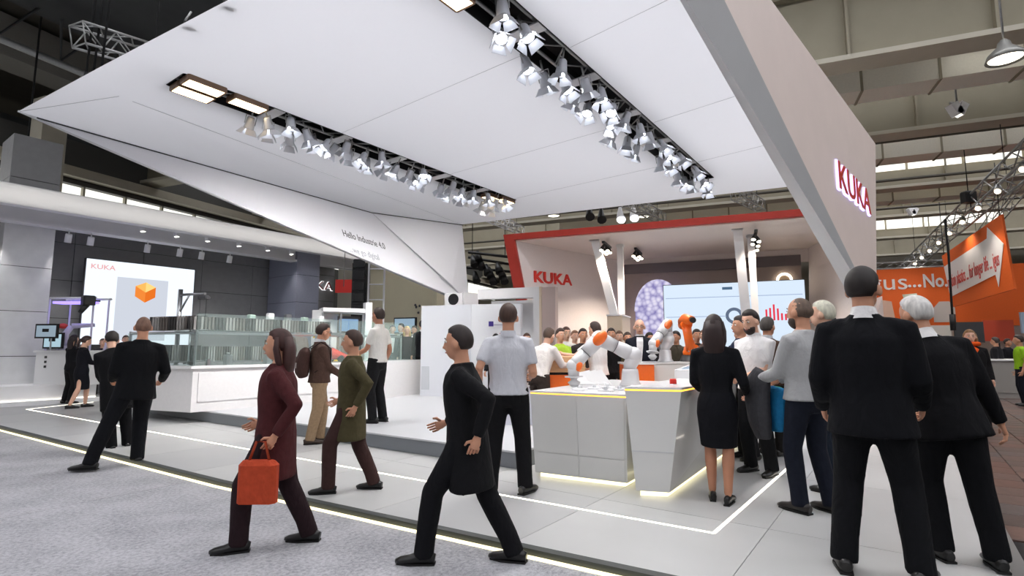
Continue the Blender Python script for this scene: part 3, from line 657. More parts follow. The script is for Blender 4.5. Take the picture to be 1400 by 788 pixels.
pts = [(18.3, 3.05, 0.3), (18.3, 1.55, 0.3), (18.3, 1.55, 2.6)] + [(18.3, 2.3 - 0.78*math.cos(math.pi*k/14), 2.6 + 1.05*math.sin(math.pi*k/14)) for k in range(15)] + [(18.3, 3.05, 2.6)]
fp = thing('flower_picture', 'round-topped backlit picture of violet flowers on the pavilion wall', 'picture', HF, (18.3, 2.3, 0)); MB().slab(pts, (0.1, 0, 0)).build('light_panel', flower_mat(), fp)
MB().box((18.3, 2.95, 0.0), (18.5, 1.65, 0.3)).build('panel_foot', DARKG, fp)
# ring lamp on the grey wall
rl = thing('ring_lamp', 'small round glowing ring lamp on the grey pavilion wall', 'lamp', HF, (19.1, -1.55, 3.52)); q = MB()
for k in range(20):
    a = 2*math.pi*k/20; b = 2*math.pi*(k+1)/20
    q.tube([(19.03, -1.55 + 0.2*math.cos(t_), 3.52 + 0.2*math.sin(t_)) for t_ in (a, b)], 0.04, 6)
q.build('light_ring', emat('ring_glow', (255, 240, 214), 5.0), rl); MB().tube([(19.12, -1.55, 3.52), (19.05, -1.55, 3.52)], 0.16, 16).build('wall_disc', mat('disc_brown', (150, 130, 110), 0.5), rl)
# black lighting rig seen between canopy and pavilion, far behind
RIGC = dep(668, 352, 26)
rg = thing('lighting_rig', 'far black lighting rig with lamps left of the red frame', 'rig', WF, tuple(dep(660, 370, 26)))
for y, (x0, y0, x1, y1) in ((26, (640, 352, 700, 362)), (26, (638, 366, 700, 372)), (25, (640, 345, 700, 352))):
    MB().tube([dep(x0, y0, y), dep(x1, y1, y)], 0.07, 6).build('rig_pipe', BLACK, rg)
for dx in (-0.8, 0.8): MB().tube([RIGC + Vector((dx, 0, 0)), Vector((RIGC.x + dx, RIGC.y, 10.9))], 0.02, 5).build('hanger_rod', BLACK, rg)
for px, py in ((646, 358), (652, 352), (649, 380), (668, 374), (672, 382), (684, 374), (687, 381), (664, 370), (656, 362), (680, 368)):
    c = dep(px, py, 25.6); h = MB().tube([c + Vector((0, 0, 0.3)), c + Vector((0.05, -0.05, 0.05)), c + Vector((0.12, -0.2, -0.22))], [0.08, 0.16, 0.2], 8).build('rig_lamp', BLACK, rg)
for px, py, y, l, s in ((806, 293, 20, 'left black rig lamp above the red fascia', 1), (822, 297, 20, 'black lamp cluster above the red fascia', 1), (866, 294, 20, 'bright white lamp above the red fascia', 2), (848, 296, 20, 'smaller bright lamp above the red fascia', 2)):
    c = dep(px, py, y); t = thing('rig_lamp', l, 'lamp', WF, tuple(c)); MB().tube([c + Vector((0, 0, 0.35)), c, c + Vector((0, -0.15, -0.15))], [0.06, 0.14, 0.18], 10).build('housing', BLACK if s == 1 else WHITEM, t)
    if s == 2: MB().ell(c + Vector((0, -0.16, -0.17)), (0.16, 0.08, 0.14)).build('lens', emat('rig_lens', (248, 250, 255), 7.0), t)
    MB().tube([c + Vector((0, 0, 0.3)), c + Vector((0, 0, 3))], 0.02, 5).build('hanger', BLACK, t)
truss('lattice_truss', 'lattice truss running away above the right part of the red fascia', dep(1008, 272, 15.5), dep(1040, 288, 20), 0.35, bays=9)
truss('lattice_truss', 'lattice truss above the middle of the red fascia', dep(858, 283, 16), dep(905, 304, 22), 0.35, bays=10)
truss('lattice_truss', 'far white lattice truss left above the red frame corner', dep(664, 300, 20), dep(712, 320, 27), 0.35, bays=12, m=WHITEM)
# ================================================================== RIGHT: ORANGE BANNERS, TRUSS, FAR STANDS
OB = mat('banner_orange', (238, 104, 30), 0.6, noise=0.03); BW_ = mat('banner_white', (240, 236, 232), 0.6)
bn = thing('banner_wall', 'long orange banner wall with white words No. 1 for, behind the aisle', 'banner', HF, (28, -9, 2)); BX, BK = 28.0, 28.0/24.0
def bpos(r_, z_): return (BX - 0.03, r_*BK, CAMZ + (z_ - CAMZ)*BK)
MB().box((BX, -4.4*BK, 2.28), (BX+0.2, -14.6, 4.81)).build('banner_cloth', OB, bn)
text_mb('igus', 0.86*BK, 0.01, bpos(-4.62, 3.55), (0, -1, 0), (0, 0, 1), sx=1.1).build('word_mark', BW_, bn)
text_mb('...', 0.7*BK, 0.01, bpos(-6.02, 3.62), (0, -1, 0), (0, 0, 1), bold=0.012).build('dots', BW_, bn)
text_mb('No. 1 for', 0.68*BK, 0.01, bpos(-6.5, 3.60), (0, -1, 0), (0, 0, 1), sx=0.72, bold=0.018).build('slogan', BW_, bn)
text_mb('s in', 0.68*BK, 0.01, bpos(-9.45, 3.60), (0, -1, 0), (0, 0, 1), sx=0.72, bold=0.018).build('slogan', BW_, bn)
def blob(name, pts, m, x): MB().slab([(BX - 24.0 + x, bpos(a, b)[1], bpos(a, b)[2]) for a, b in pts], (-0.01, 0, 0)).build(name, m, bn)
blob('printed_tube', [(-5.85, 3.35), (-6.3, 3.38), (-6.42, 2.3), (-6.1, 2.2)], mat('print_pale', (222, 226, 206), 0.6), 23.99); blob('printed_stripe', [(-5.85, 2.9), (-6.02, 2.9), (-6.2, 2.25), (-5.95, 2.25)], mat('print_green', (140, 190, 80), 0.6), 23.975)
blob('printed_bearing', [(-6.75, 2.8), (-6.95, 3.05), (-7.25, 3.05), (-7.4, 2.8), (-7.4, 2.3), (-6.75, 2.3)], mat('print_grey', (206, 196, 190), 0.6), 23.99)
blob('printed_figure', [(-5.05, 3.2), (-5.5, 3.1), (-5.6, 2.2), (-5.0, 2.2)], mat('print_skin', (226, 190, 170), 0.6), 23.99)
for r_ in (-5.6, -10.0, -14.2): MB().box((BX+0.2, r_-0.05, -0.06), (BX+0.3, r_+0.05, 4.8)).build('banner_post', STEEL, bn)
hb = thing('hanging_banner', 'hanging orange banner with a big white arrow and red words', 'banner', HF, (24, -8, 3))
Q4 = [(26.64, -8.0, 5.09), (21.22, -8.0, 5.56), (20.88, -8.0, 3.16), (25.97, -8.0, 2.96)]
MB().slab(Q4, (0, 0.06, 0)).build('banner_cloth', OB, hb)
MB().slab([(26.45, -7.93, 4.62), (22.35, -7.93, 5.0), (22.25, -7.93, 5.36), (21.22, -7.93, 4.62), (21.85, -7.93, 3.32), (21.98, -7.93, 3.74), (26.05, -7.93, 3.36)], (0, 0.01, 0)).build('arrow', BW_, hb)
q = text_mb('motion plastics ... for longer life ... igus', 1.0, 0.004, (0, 0, 0), (1, 0, 0), (0, 0, 1)); wq = max(v.x for v in q.v)
q.v = [Vector((26.15 - v.x*4.55/wq, -7.91 + v.y, 3.72 + v.z*0.72 + v.x/wq*0.28)) for v in q.v]; q.build('slogan', mat('banner_red_text', (210, 84, 76), 0.6), hb)
for x, z in ((26.5, 5.1), (21.4, 5.55)): MB().tube([(x, -7.97, z), (x, -7.97, 7.3)], 0.015, 5).build('hanging_wire', BLACK, hb)
ta, tb = fl(1240, 372, 6.1), fl(1440, 200, 6.1)
truss('lighting_truss', 'long silver lattice truss with lamps above the orange banners', tb, ta, 0.55, bays=26, r=0.035, h=0.5)
dtr = (ta - tb); ntr = 11
for k in range(ntr):
    c = tb + dtr*((k+0.5)/ntr) - dtr.cross(Vector((0, 0, 1))).normalized()*0.27 + Vector((0, 0, -0.10)); t = thing('truss_lamp', 'small white lamp under the long banner truss, %s counted from the right picture edge' % ORD[k], 'lamp', WF, tuple(c), 'lamps under the long truss')
    MB().tube([c + Vector((0, 0, 0.1)), c, c + Vector((-0.1, -0.08, -0.12))], [0.05, 0.09, 0.1], 9).build('housing', STEEL, t); MB().ell(c + Vector((-0.11, -0.09, -0.13)), (0.085, 0.06, 0.07)).build('lens', emat('truss_lens', (255, 232, 204), 6.0), t)
    spot_light(t, Vector((-0.15, -0.12, -0.25)), Vector((-1.6, 0.6, -4)), 160, 0.1, 120, (1, 0.92, 0.84))
truss('lighting_truss', 'far low truss behind the canopy wall and orange wall', HF.w((31, -4.2, 5.2)), HF.w((31, -10.5, 5.2)), 0.3, bays=14)
truss('lighting_truss', 'second far truss at the right picture edge behind the hanging banner', fl(1395, 262, 6.9), fl(1330, 345, 6.9), 0.4, bays=12)
p = dep(1324, 268, 18); t = thing('hoist_motor', 'black chain hoist hanging above the truss', 'hoist', WF, tuple(p)); MB().bbox(p + Vector((-0.2, -0.15, -0.25)), p + Vector((0.2, 0.15, 0.15)), 0.04).build('motor_body', BLACK, t); MB().tube([p, p + Vector((0, 0, 3.2))], 0.015, 5).build('chain', BLACK, t); MB().tube([p + Vector((0.05,0,-0.2)), p + Vector((0.05, 0, -0.5))], 0.02, 6).build('hook', BLACK, t)
t = thing('hanging_cable', 'dark cable hanging down in front of the hanging banner', 'cable', WF, tuple(dep(1305, 430, 17))); MB().tube([dep(1292, 300, 17), dep(1297, 350, 17), dep(1300, 400, 17), dep(1303, 445, 17)], 0.035, 6).build('cable', BLACKM, t); MB().tube([dep(1302, 430, 17), dep(1303.5, 452, 17)], 0.08, 8).build('plug', BLACK, t)
# far stands under the banners
def booth_block(p, r0, r1, h, m, label, panes):
    t = thing('exhibition_counter', label, 'counter', HF, (p, (r0+r1)/2, -0.06))
    MB().bbox((p, r1, -0.06), (p+0.8, r0, h), 0.03).build('body', m, t); MB().box((p-0.05, r1-0.03, h), (p+0.85, r0+0.03, h+0.05)).build('top', WHITEM, t)
    for k in range(panes):
        w = (r0-r1)/panes; MB().box((p-0.02, r1 + w*k + 0.06, 0.1), (p, r1 + w*(k+1) - 0.06, h-0.12)).build('front_panel', m, t)
booth_block(19.6, -6.4, -9.6, 1.0, mat('stand_grey', (150, 146, 142), 0.5), 'grey exhibition counter behind the man with white hair', 3)
booth_block(21.8, -8.8, -12.5, 1.05, WHITEM, 'white exhibition counter under the hanging banner', 4)
for i, (r, z, c, l) in enumerate([(-7.4, 1.9, (60, 62, 66), 'dark grey monitor'), (-8.2, 1.95, (196, 70, 40), 'red display board'), (-9.2, 2.2, (180, 205, 230), 'pale blue display board'), (-10.4, 2.3, (205, 60, 50), 'red lettered board'), (-6.5, 1.8, (215, 212, 205), 'white display board')]):
    t = thing('display_board', l + ' on the stand beneath the orange banners', 'board', HF, (22.9, r, 1.1)); MB().box((22.9, r-0.4, z-0.35), (23.0, r+0.4, z+0.35)).build('board_face', mat('board_%d' % i, c, 0.4), t); MB().box((23.0, r-0.03, -0.06), (23.05, r+0.03, z)).build('stand_pole', BLACK, t)
MB().box((23.4, -4.2, -0.06), (23.5, -13, 2.1)).build('partition_wall', mat('partition', (170, 160, 150), 0.6), None, HF, (23.4, -8, -0.06), 'beige partition wall below the orange banner wall', 'wall')
# ================================================================== CENTRE BACK: OFFICE BLOCK, GLASS, TOWER, PORTAL
ob_ = thing('office_block', 'cream two-storey stand wall behind the glass screens', 'wall', HF, (17, 9.5, 0))
MB().box((17.5, 13.5, 0), (17.7, 10.1, 4.6)).build('wall_face', mat('cream_wall', (214, 206, 178), 0.7, noise=0.03, scale=1), ob_)
MB().box((17.2, 10.35, 0), (17.5, 10.1, 4.6)).build('pilaster', mat('cream_wall', (214, 206, 178), 0.7), ob_)
MB().box((17.3, 13.5, 4.5), (17.8, 10.1, 4.75)).build('cornice', HBL, ob_)
for k in range(7):
    c = (17.46, 10.9 + random.uniform(-0.35, 0.35), 2.9 + random.uniform(-0.35, 0.3)); MB().ell(c, (0.03, 0.05, 0.05), nu=8, nv=5).build('wall_mark', DARKG, ob_)
tw = thing('lamp_tower', 'black truss tower packed with equipment and a white ladder rail', 'tower', WF, tuple(fl(490, 520, 0.0)))
b0 = dep(478, 480, 15.5); b1 = dep(508, 360, 15.5)
for x0, x1, m_, nm in ((0.0, 0.42, BLACK, 'equipment_rack'),):
    MB().box((b0.x, 15.5, 0.2), (b0.x + x1, 15.9, b1.z)).build(nm, mat('tower_black', (26, 26, 28), 0.6, noise=0.3, scale=15), tw)
for k in range(12):
    z = 0.4 + k*0.33; MB().bbox((b0.x+0.04, 15.42, z), (b0.x+0.38, 15.5, z+0.24), 0.02).build('equipment_box', BLACK, tw)
for x in (0.5, 0.95): MB().tube([(b0.x+x, 15.45, 0.2), (b0.x+x, 15.45, b1.z)], 0.03, 7).build('ladder_rail', WHITEM, tw)
for k in range(9): MB().tube([(b0.x+0.5, 15.45, 0.5+k*0.45), (b0.x+0.95, 15.45, 0.5+k*0.45)], 0.022, 6).build('ladder_rung', WHITEM, tw)
c = dep(470, 392, 19); t = thing('red_sign_board', 'small red hanging sign board beside the black tower', 'sign', WF, tuple(c)); MB().box(c + Vector((-0.3, 0, -0.22)), c + Vector((0.3, 0.06, 0.25))).build('board_face', mat('sign_board_red', (226, 50, 40), 0.5), t); MB().tube([c, Vector((c.x, c.y, 10.9))], 0.015, 5).build('wire', STEEL, t)
MB().box((19.0, 16.2, -0.06), (19.2, 10.2, 5.2)).build('backdrop_wall', mat('backdrop_cream', (226, 222, 206), 0.7), None, HF, (19, 13, -0.06), 'pale backdrop wall behind the black tower', 'wall')
# low plinth that carries the left counters
pz = 0.2
ph = [(4.85, 13.2), (5.12, 3.62), (7.6, 3.62), (12.9, 5.2), (13.4, 13.2)][::-1]
plinth = thing('display_plinth', 'low pale plinth with dark riser carrying the counters on the left', 'plinth', BF, (5, 8, 0))
MB().prism([(u, v) for u, v in ph], 0.004, pz-0.02).build('riser', mat('riser_grey', (112, 116, 122), 0.35), plinth)
MB().prism([(u-0.015 if u < 6 else u, v) for u, v in ph], pz-0.02, pz).build('top_plate', mat('plinth_top', (198, 199, 202), 0.35), plinth)
# counters on the plinth (hall frame)
CT = 1.04
cw = mat('counter_white', (232, 230, 230), 0.35, noise=0.02)
lc = thing('vitrine_counter', 'long white counter under the glass vitrine, left of the brown-jacketed man', 'counter', HF, (9, 9, pz))
MB().prism([(6.98, 11.3), (6.98, 9.2), (12.3, 7.85), (12.3, 9.6), (8.6, 11.3)][::-1], pz, CT-0.05).build('body', cw, lc)
MB().prism([(6.92, 11.36), (6.92, 9.17), (12.36, 7.79), (12.36, 9.66), (8.6, 11.36)][::-1], CT-0.05, CT).build('worktop', WHITE, lc)
fd = Vector((12.3-6.98, 7.85-9.2, 0)).normalized(); fn_ = Vector((fd.y, -fd.x, 0))
f0 = Vector((6.98, 9.2, 0))
for a, b in ((0.1, 2.0), (2.05, 3.7), (3.75, 5.35)):
    A, B = f0 + fd*a, f0 + fd*b
    MB().slab([A + Vector((0,0,pz+0.18)), B + Vector((0,0,pz+0.18)), B + Vector((0,0,CT-0.12)), A + Vector((0,0,CT-0.12))], fn_*0.015).build('front_panel', cw, lc)
# vitrine: glass panes, aluminium profiles, racks
vt = thing('glass_vitrine', 'glass vitrine with aluminium profile frame on the long white counter', 'vitrine', HF, (9, 9, CT))
g0 = Vector((7.05, 9.3, 0)); ge = Vector((12.0, 8.05, 0)); gl = Vector((7.05, 11.2, 0))
def pane(a, b, z0, z1, nm='glass_pane'):
    d = (b-a).normalized(); n = Vector((d.y, -d.x, 0))*0.01
    MB().slab([a + Vector((0,0,z0)), b + Vector((0,0,z0)), b + Vector((0,0,z1)), a + Vector((0,0,z1))], n).build(nm, GLASS, vt)
ZT = 2.02
for k in range(3): pane(g0.lerp(ge, k/3.0 + 0.003), g0.lerp(ge, (k+1)/3.0 - 0.003), CT, ZT)
pane(gl, g0, CT, ZT-0.36)
for a, b in ((g0, ge), (gl, g0)):
    MB().tube([a + Vector((0.12, 0.12, CT+0.62)), b + Vector((0.12, 0.12, CT+0.62))], 0.03, 4, smooth=False).build('profile_bar', ALU, vt)
for pnt in (g0, g0.lerp(ge, 0.5), ge, gl): MB().tube([pnt + Vector((0.12, 0.12, CT)), pnt + Vector((0.12, 0.12, CT+0.66))], 0.03, 4, smooth=False).build('profile_post', ALU, vt)
for k in range(3):
    q = g0.lerp(ge, k*0.33+0.05); MB().box(q + Vector((-0.02, -0.02, CT)), q + Vector((0.04, 0.04, CT+0.12))).build('glass_clamp', ALU, vt)
SL = [mat('rack_dark', (52, 50, 50), 0.5), mat('rack_light', (150, 146, 144), 0.4), mat('rack_mid', (98, 90, 86), 0.5)]
def rack(a, b, z0, z1, n, label):
    t = thing('slatted_rack', label, 'rack', HF, tuple(a), 'slatted racks inside the vitrine'); d = (b-a)/n; dn = d.normalized(); nn = Vector((-dn.y, dn.x, 0))*0.3
    MB().slab([a + nn*0.1 + Vector((0,0,z0)), b + nn*0.1 + Vector((0,0,z0)), b + nn + Vector((0,0,z0)), a + nn + Vector((0,0,z0))], (0, 0, 0.015)).build('tray', ALU, t)
    MB().slab([a + nn*0.5 + Vector((0,0,z0)), b + nn*0.5 + Vector((0,0,z0)), b + nn*0.5 + Vector((0,0,z1)), a + nn*0.5 + Vector((0,0,z1))], nn*0.05).build('rack_back', SL[0], t)
    for k in range(n):
        p_ = a + d*k
        MB().slab([p_ + Vector((0,0,z0)), p_ + d*0.62 + Vector((0,0,z0)), p_ + d*0.62 + Vector((0,0,z1)), p_ + Vector((0,0,z1))], nn*0.3).build('slat', SL[(k*k + k//3) % 3], t)
    return t
i0 = Vector((7.45, 9.5, 0)); i1 = Vector((10.2, 8.85, 0))
rack(i0.lerp(i1, -0.12) + Vector((0.1, 0.1, 0)), i1, 1.72, 1.98, 46, 'upper slatted rack inside the vitrine')
rack(i0, i0.lerp(i1, 0.42), 1.12, 1.4, 24, 'lower slatted rack inside the vitrine, behind the clamp blocks')
rack(Vector((7.3, 11.0, 0)), Vector((7.3, 9.65, 0)), 1.12, 1.42, 18, 'lower slatted rack at the left end of the vitrine')
rack(Vector((7.35, 11.05, 0)), Vector((7.35, 9.6, 0)), 1.72, 2.0, 18, 'upper slatted rack at the left end of the vitrine')
for t_ in (-0.12, 0.5, 1.0):
    p_ = i0.lerp(i1, t_); MB().tube([p_ + Vector((0.15, 0.15, CT)), p_ + Vector((0.15, 0.15, 1.72))], 0.02, 6).build('rack_post', ALU, vt)
MB().slab([i0.lerp(i1, -0.15) + Vector((0, 0, 1.69)), i1 + Vector((0, 0, 1.69)), i1 + Vector((0.1, 0.4, 1.69)), i0.lerp(i1, -0.15) + Vector((0.1, 0.4, 1.69))], (0, 0, 0.02)).build('glass_shelf', GLASS, vt)
for k in range(5):
    p_ = i0.lerp(i1, 0.30 + k*0.15) + Vector((0.15, 0.18, 0)); h = random.choice([0.08, 0.13])
    MB().bbox(p_ + Vector((0, 0, 2.0)), p_ + Vector((0.16, 0.1, 2.0 + h)), 0.015).build('stacked_part', [mat('part_green', (178, 200, 190), 0.4), WHITEM, ALU][k % 3], vt)
# red model car
mc = thing('model_car', 'red model car body lying in the vitrine', 'model car', HF, (10.0, 8.85, CT)); cc = Vector((9.95, 8.82, CT+0.06))
xs = [-0.55, -0.5, -0.35, -0.15, 0.0, 0.18, 0.35, 0.5, 0.56]; hs_ = [0.06, 0.14, 0.17, 0.25, 0.29, 0.28, 0.2, 0.15, 0.07]; ws_ = [0.16, 0.2, 0.22, 0.22, 0.21, 0.22, 0.22, 0.2, 0.16]
cd_ = (i1 - i0).normalized()
MB().tube([cc + cd_*x + Vector((0, 0, h*0.5)) for x, h in zip(xs, hs_)], [(w, h*0.5+0.01) for w, h in zip(ws_, hs_)], 14, ax=(-cd_.y, cd_.x, 0)).build('car_body', mat('car_red', (222, 62, 44), 0.25, coat=0.6), mc)
for sx in (-0.33, 0.33):
    for sy in (-1, 1):
        c = cc + cd_*sx + Vector((-cd_.y, cd_.x, 0))*0.19*sy + Vector((0, 0, 0.02)); n_ = Vector((-cd_.y, cd_.x, 0))*0.03
        MB().tube([c - n_, c + n_], 0.08, 12).build('wheel', BLACK, mc)
# small clamp blocks on the worktop edge
for k, tt in enumerate((0.10, 0.26)):
    q = g0.lerp(ge, tt) + Vector((0.16, 0.05, CT)); t = thing('clamp_block', ['steel clamp block at the vitrine corner', 'steel clamp block beside the lower rack'][k], 'block', HF, tuple(q)); MB().bbox(q, q + Vector((0.14, 0.12, 0.2)), 0.01).build('block', ALU, t); MB().tube([q + Vector((0.07, 0.06, 0.2)), q + Vector((0.07, 0.06, 0.24))], 0.03, 8).build('screw', STEEL, t)
q = Vector((7.2, 9.6, CT)); t = thing('gripper_tool', 'dark gripper tool lying by the vitrine corner', 'tool', HF, tuple(q)); MB().tube([q + Vector((0,-0.05,0.04)), q + Vector((0.1,0.2,0.05))], [0.04, 0.03], 8).build('tool_body', BLACK, t); MB().tube([q + Vector((0.1,0.2,0.04)), q + Vector((0.1,0.3,0.03))], 0.014, 6).build('finger', BLACK, t)
# gallows arm over the left end
ga = thing('gallows_arm', 'grey post with a cantilever arm and sensor above the left vitrine end', 'arm', HF, (7.9, 11.0, CT)); gx, gy = 7.9, 10.95
MB().tube([(gx,gy,CT), (gx,gy,2.62)], 0.045, 8).build('post', ALU, ga); MB().tube([(gx,gy,2.5), (gx,gy-0.75,2.5)], 0.03, 6).build('arm', ALU, ga); MB().tube([(gx,gy,2.1), (gx,gy-0.28,2.5)], 0.02, 6).build('strut', ALU, ga)
MB().bbox((gx-0.06,gy-0.86,2.38),(gx+0.06,gy-0.6,2.46),0.02).build('sensor_head', DARKG, ga); MB().tube([(gx,gy-0.8,2.38),(gx,gy-0.8,1.9)], 0.006, 5).build('wire', BLACK, ga)
# white cabinet with warning triangle
wc = thing('control_cabinet', 'white control cabinet with a yellow warning triangle', 'cabinet', HF, (11.9, 9.9, pz)); c0_ = HF.inv(dep(432, 470, 13.6))
x0, y0 = c0_.x, c0_.y
MB().bbox((x0, y0-0.17, pz), (x0+0.6, y0+0.17, 2.33), 0.01).build('body', WHITEM, wc); MB().box((x0-0.012, y0-0.15, 1.0), (x0, y0+0.15, 2.3)).build('door', WHITEM, wc)
MB().slab([(x0-0.013, y0+0.1, 1.62), (x0-0.013, y0-0.08, 1.62), (x0-0.013, y0+0.01, 1.79)], (-0.004,0,0)).build('warning_triangle', mat('warn_yellow', (244, 196, 30), 0.5), wc)
MB().slab([(x0-0.018, y0+0.02, 1.66), (x0-0.018, y0, 1.66), (x0-0.018, y0+0.01, 1.74)], (-0.002,0,0)).build('warning_mark', BLACK, wc)
# machine with profile frame behind the two men
mx = thing('machine_cell', 'white machine cell with aluminium frame and blue screen behind the two men', 'machine', HF, (12.4, 9, CT)); n0 = HF.inv(dep(440, 470, 13.4)); n1 = HF.inv(dep(498, 470, 13.9))
Lm = (n1 - n0); Lm.z = 0; n0 = Vector((n0.x, n0.y, 0)); n1 = n0 + Lm; ld = Lm.normalized(); ln = Vector((-ld.y, ld.x, 0)); ln = ln if ln.x > 0 else -ln
for tt in (0, 0.42, 0.95):
    MB().tube([n0.lerp(n1, tt) + Vector((0,0,CT)), n0.lerp(n1, tt) + Vector((0,0,2.25))], 0.03, 4, smooth=False).build('frame_post', ALU, mx)
for z in (1.72, 2.25): MB().tube([n0 + Vector((0,0,z)), n1 + Vector((0,0,z))], 0.03, 4, smooth=False).build('frame_rail', ALU, mx)
MB().slab([n0 + ln*0.5 + Vector((0,0,CT-0.6)), n1 + ln*0.5 + Vector((0,0,CT-0.6)), n1 + ln*0.5 + Vector((0,0,2.2)), n0 + ln*0.5 + Vector((0,0,2.2))], ln*0.1).build('rear_panel', mat('machine_brown', (128, 112, 102), 0.5), mx)
MB().slab([n0 + Vector((0,0,2.28)), n1 + Vector((0,0,2.28)), n1 + ln*0.6 + Vector((0,0,2.28)), n0 + ln*0.6 + Vector((0,0,2.28))], (0,0,0.1)).build('roof_box', WHITEM, mx)
MB().slab([n0.lerp(n1,0.45) + ln*0.3 + Vector((0,0,1.8)), n0.lerp(n1,0.9) + ln*0.3 + Vector((0,0,1.8)), n0.lerp(n1,0.9) + ln*0.3 + Vector((0,0,2.12)), n0.lerp(n1,0.45) + ln*0.3 + Vector((0,0,2.12))], ln*0.05).build('monitor', emat('machine_screen', (140, 176, 216), 0.8), mx)
MB().slab([n0.lerp(n1,0.3) + Vector((0,0,CT)), n0.lerp(n1,0.95) + Vector((0,0,CT)), n0.lerp(n1,0.95) + ln*0.3 + Vector((0,0,CT)), n0.lerp(n1,0.3) + ln*0.3 + Vector((0,0,CT))], (0,0,0.16)).build('yellow_base', mat('machine_yellow', (226, 182, 40), 0.5), mx)
MB().slab([n1 + Vector((0.02,-0.0,0.2)), n1 + ld*0.18 + Vector((0,0,0.2)), n1 + ld*0.18 + Vector((0,0,2.55)), n1 + Vector((0.02,0,2.55))], ln*0.3).build('side_pillar', WHITEM, mx)
# continuing white counter with glass screens, centre
c2 = thing('glazed_counter', 'white counter with glass screens in front of the far group', 'counter', HF, (12.6, 8.3, pz))
A = HF.inv(fl(500, 548, pz)); B = HF.inv(fl(577, 538, pz)); dd = (B-A).normalized(); nn = Vector((-dd.y, dd.x, 0))*0.7
MB().slab([A, B, B + nn, A + nn], (0,0,0.82)).build('body', cw, c2); MB().slab([A + Vector((0,0,0.82)), B + Vector((0,0,0.82)), B + nn + Vector((0,0,0.82)), A + nn + Vector((0,0,0.82))], (0,0,0.05)).build('worktop', WHITE, c2)
for k in range(3):
    a_, b_ = A.lerp(B, k/3+0.01) + nn*0.15, A.lerp(B, (k+1)/3-0.01) + nn*0.15
    MB().slab([a_ + Vector((0,0,0.87)), b_ + Vector((0,0,0.87)), b_ + Vector((0,0,1.75)), a_ + Vector((0,0,1.75))], nn.normalized()*0.012).build('glass_pane', GLASS, c2)
tvp = HF.inv(dep(553, 452, 17.5)); t = thing('far_monitor', 'wide blue-lit monitor behind the far group at the glass counter', 'monitor', HF, tuple(tvp)); MB().box(tvp + Vector((0,-0.42,-0.1)), tvp + Vector((0.08,0.42,0.42))).build('monitor_case', BLACK, t); MB().box(tvp + Vector((-0.01,-0.38,-0.06)), tvp + Vector((0,0.38,0.38))).build('monitor_image', emat('far_screen', (176, 204, 226), 0.7), t); MB().box(tvp + Vector((0.0,-0.05,-0.3)), Vector((tvp.x+0.06, tvp.y+0.05, 0.2))).build('monitor_stand', BLACK, t)
# white display walls in the centre
dw = thing('display_wall', 'white angled display wall behind the man in the grey polo shirt', 'display wall', HF, (11.6, 6.5, pz))
MB().box((11.6, 7.24, pz), (11.75, 5.85, 2.42)).build('wall_panel', mat('gloss_wall', (226, 228, 234), 0.3), dw)
MB().slab([(11.6, 5.84, pz), (11.9, 4.7, pz), (11.95, 4.7, 2.42), (11.6, 5.84, 2.42)], (0.12, 0, 0)).build('wall_panel', mat('gloss_wall2', (236, 238, 242), 0.3), dw)
MB().box((11.585, 7.2, pz+0.15), (11.6, 6.98, pz+0.72)).build('service_flap', mat('flap_grey', (200, 203, 208), 0.4), dw)
MB().slab([(11.66, 5.4, 1.88), (11.70, 5.3, 1.88), (11.70, 5.3, 2.0), (11.66, 5.4, 2.0)], (-0.02, 0, 0)).build('violet_mark', mat('mark_violet', (60, 44, 128), 0.5), dw)
MB().slab([(11.66, 5.26, 1.9), (11.74, 5.0, 1.9), (11.74, 5.0, 1.93), (11.66, 5.26, 1.93)], (-0.02, 0, 0)).build('pale_line', mat('pale_text', (190, 190, 204), 0.5), dw)
MB().slab([(11.72, 5.14, 1.72), (11.76, 5.0, 1.72), (11.72, 5.06, 1.5)], (-0.03, 0, 0)).build('red_mark', mat('mark_red', (204, 30, 36), 0.5), dw)
pt = thing('white_portal', 'white portal frame with a pale door panel, left of the red frame foot', 'portal', HF, (13.5, 5.4, 0))
MB().box((13.5, 6.6, 2.72), (13.8, 4.75, 3.0)).build('lintel', WHITEM, pt); MB().box((14.2, 6.5, 0.0), (14.3, 4.78, 2.72)).build('back_wall', WHITEM, pt); MB().box((13.5, 4.95, 0.0), (14.2, 4.75, 2.72)).build('jamb', WHITEM, pt)
MB().box((13.48, 4.72, 0.0), (13.7, 4.32, 2.98)).build('door_panel', mat('door_taupe', (196, 178, 172), 0.5), pt); MB().box((13.45, 4.76, 0), (13.55, 4.70, 3.0)).build('door_post', mat('cream_box', (226, 208, 184), 0.6), pt)
c = HF.inv(dep(620, 412, 15)); t = thing('small_round_sign', 'small white board with a black round emblem above the white display wall', 'sign', HF, tuple(c)); MB().box(c + Vector((0,-0.28,-1.0)), c + Vector((0.05,0.28,0.22))).build('board_face', WHITEM, t); MB().tube([c + Vector((-0.02,0,0.05)), c + Vector((0,0,0.05))], 0.16, 16).build('emblem', BLACK, t); MB().box(c + Vector((0.05,-0.05,-c.z)), c + Vector((0.1,0.05,-1.0))).build('board_post', STEEL, t)
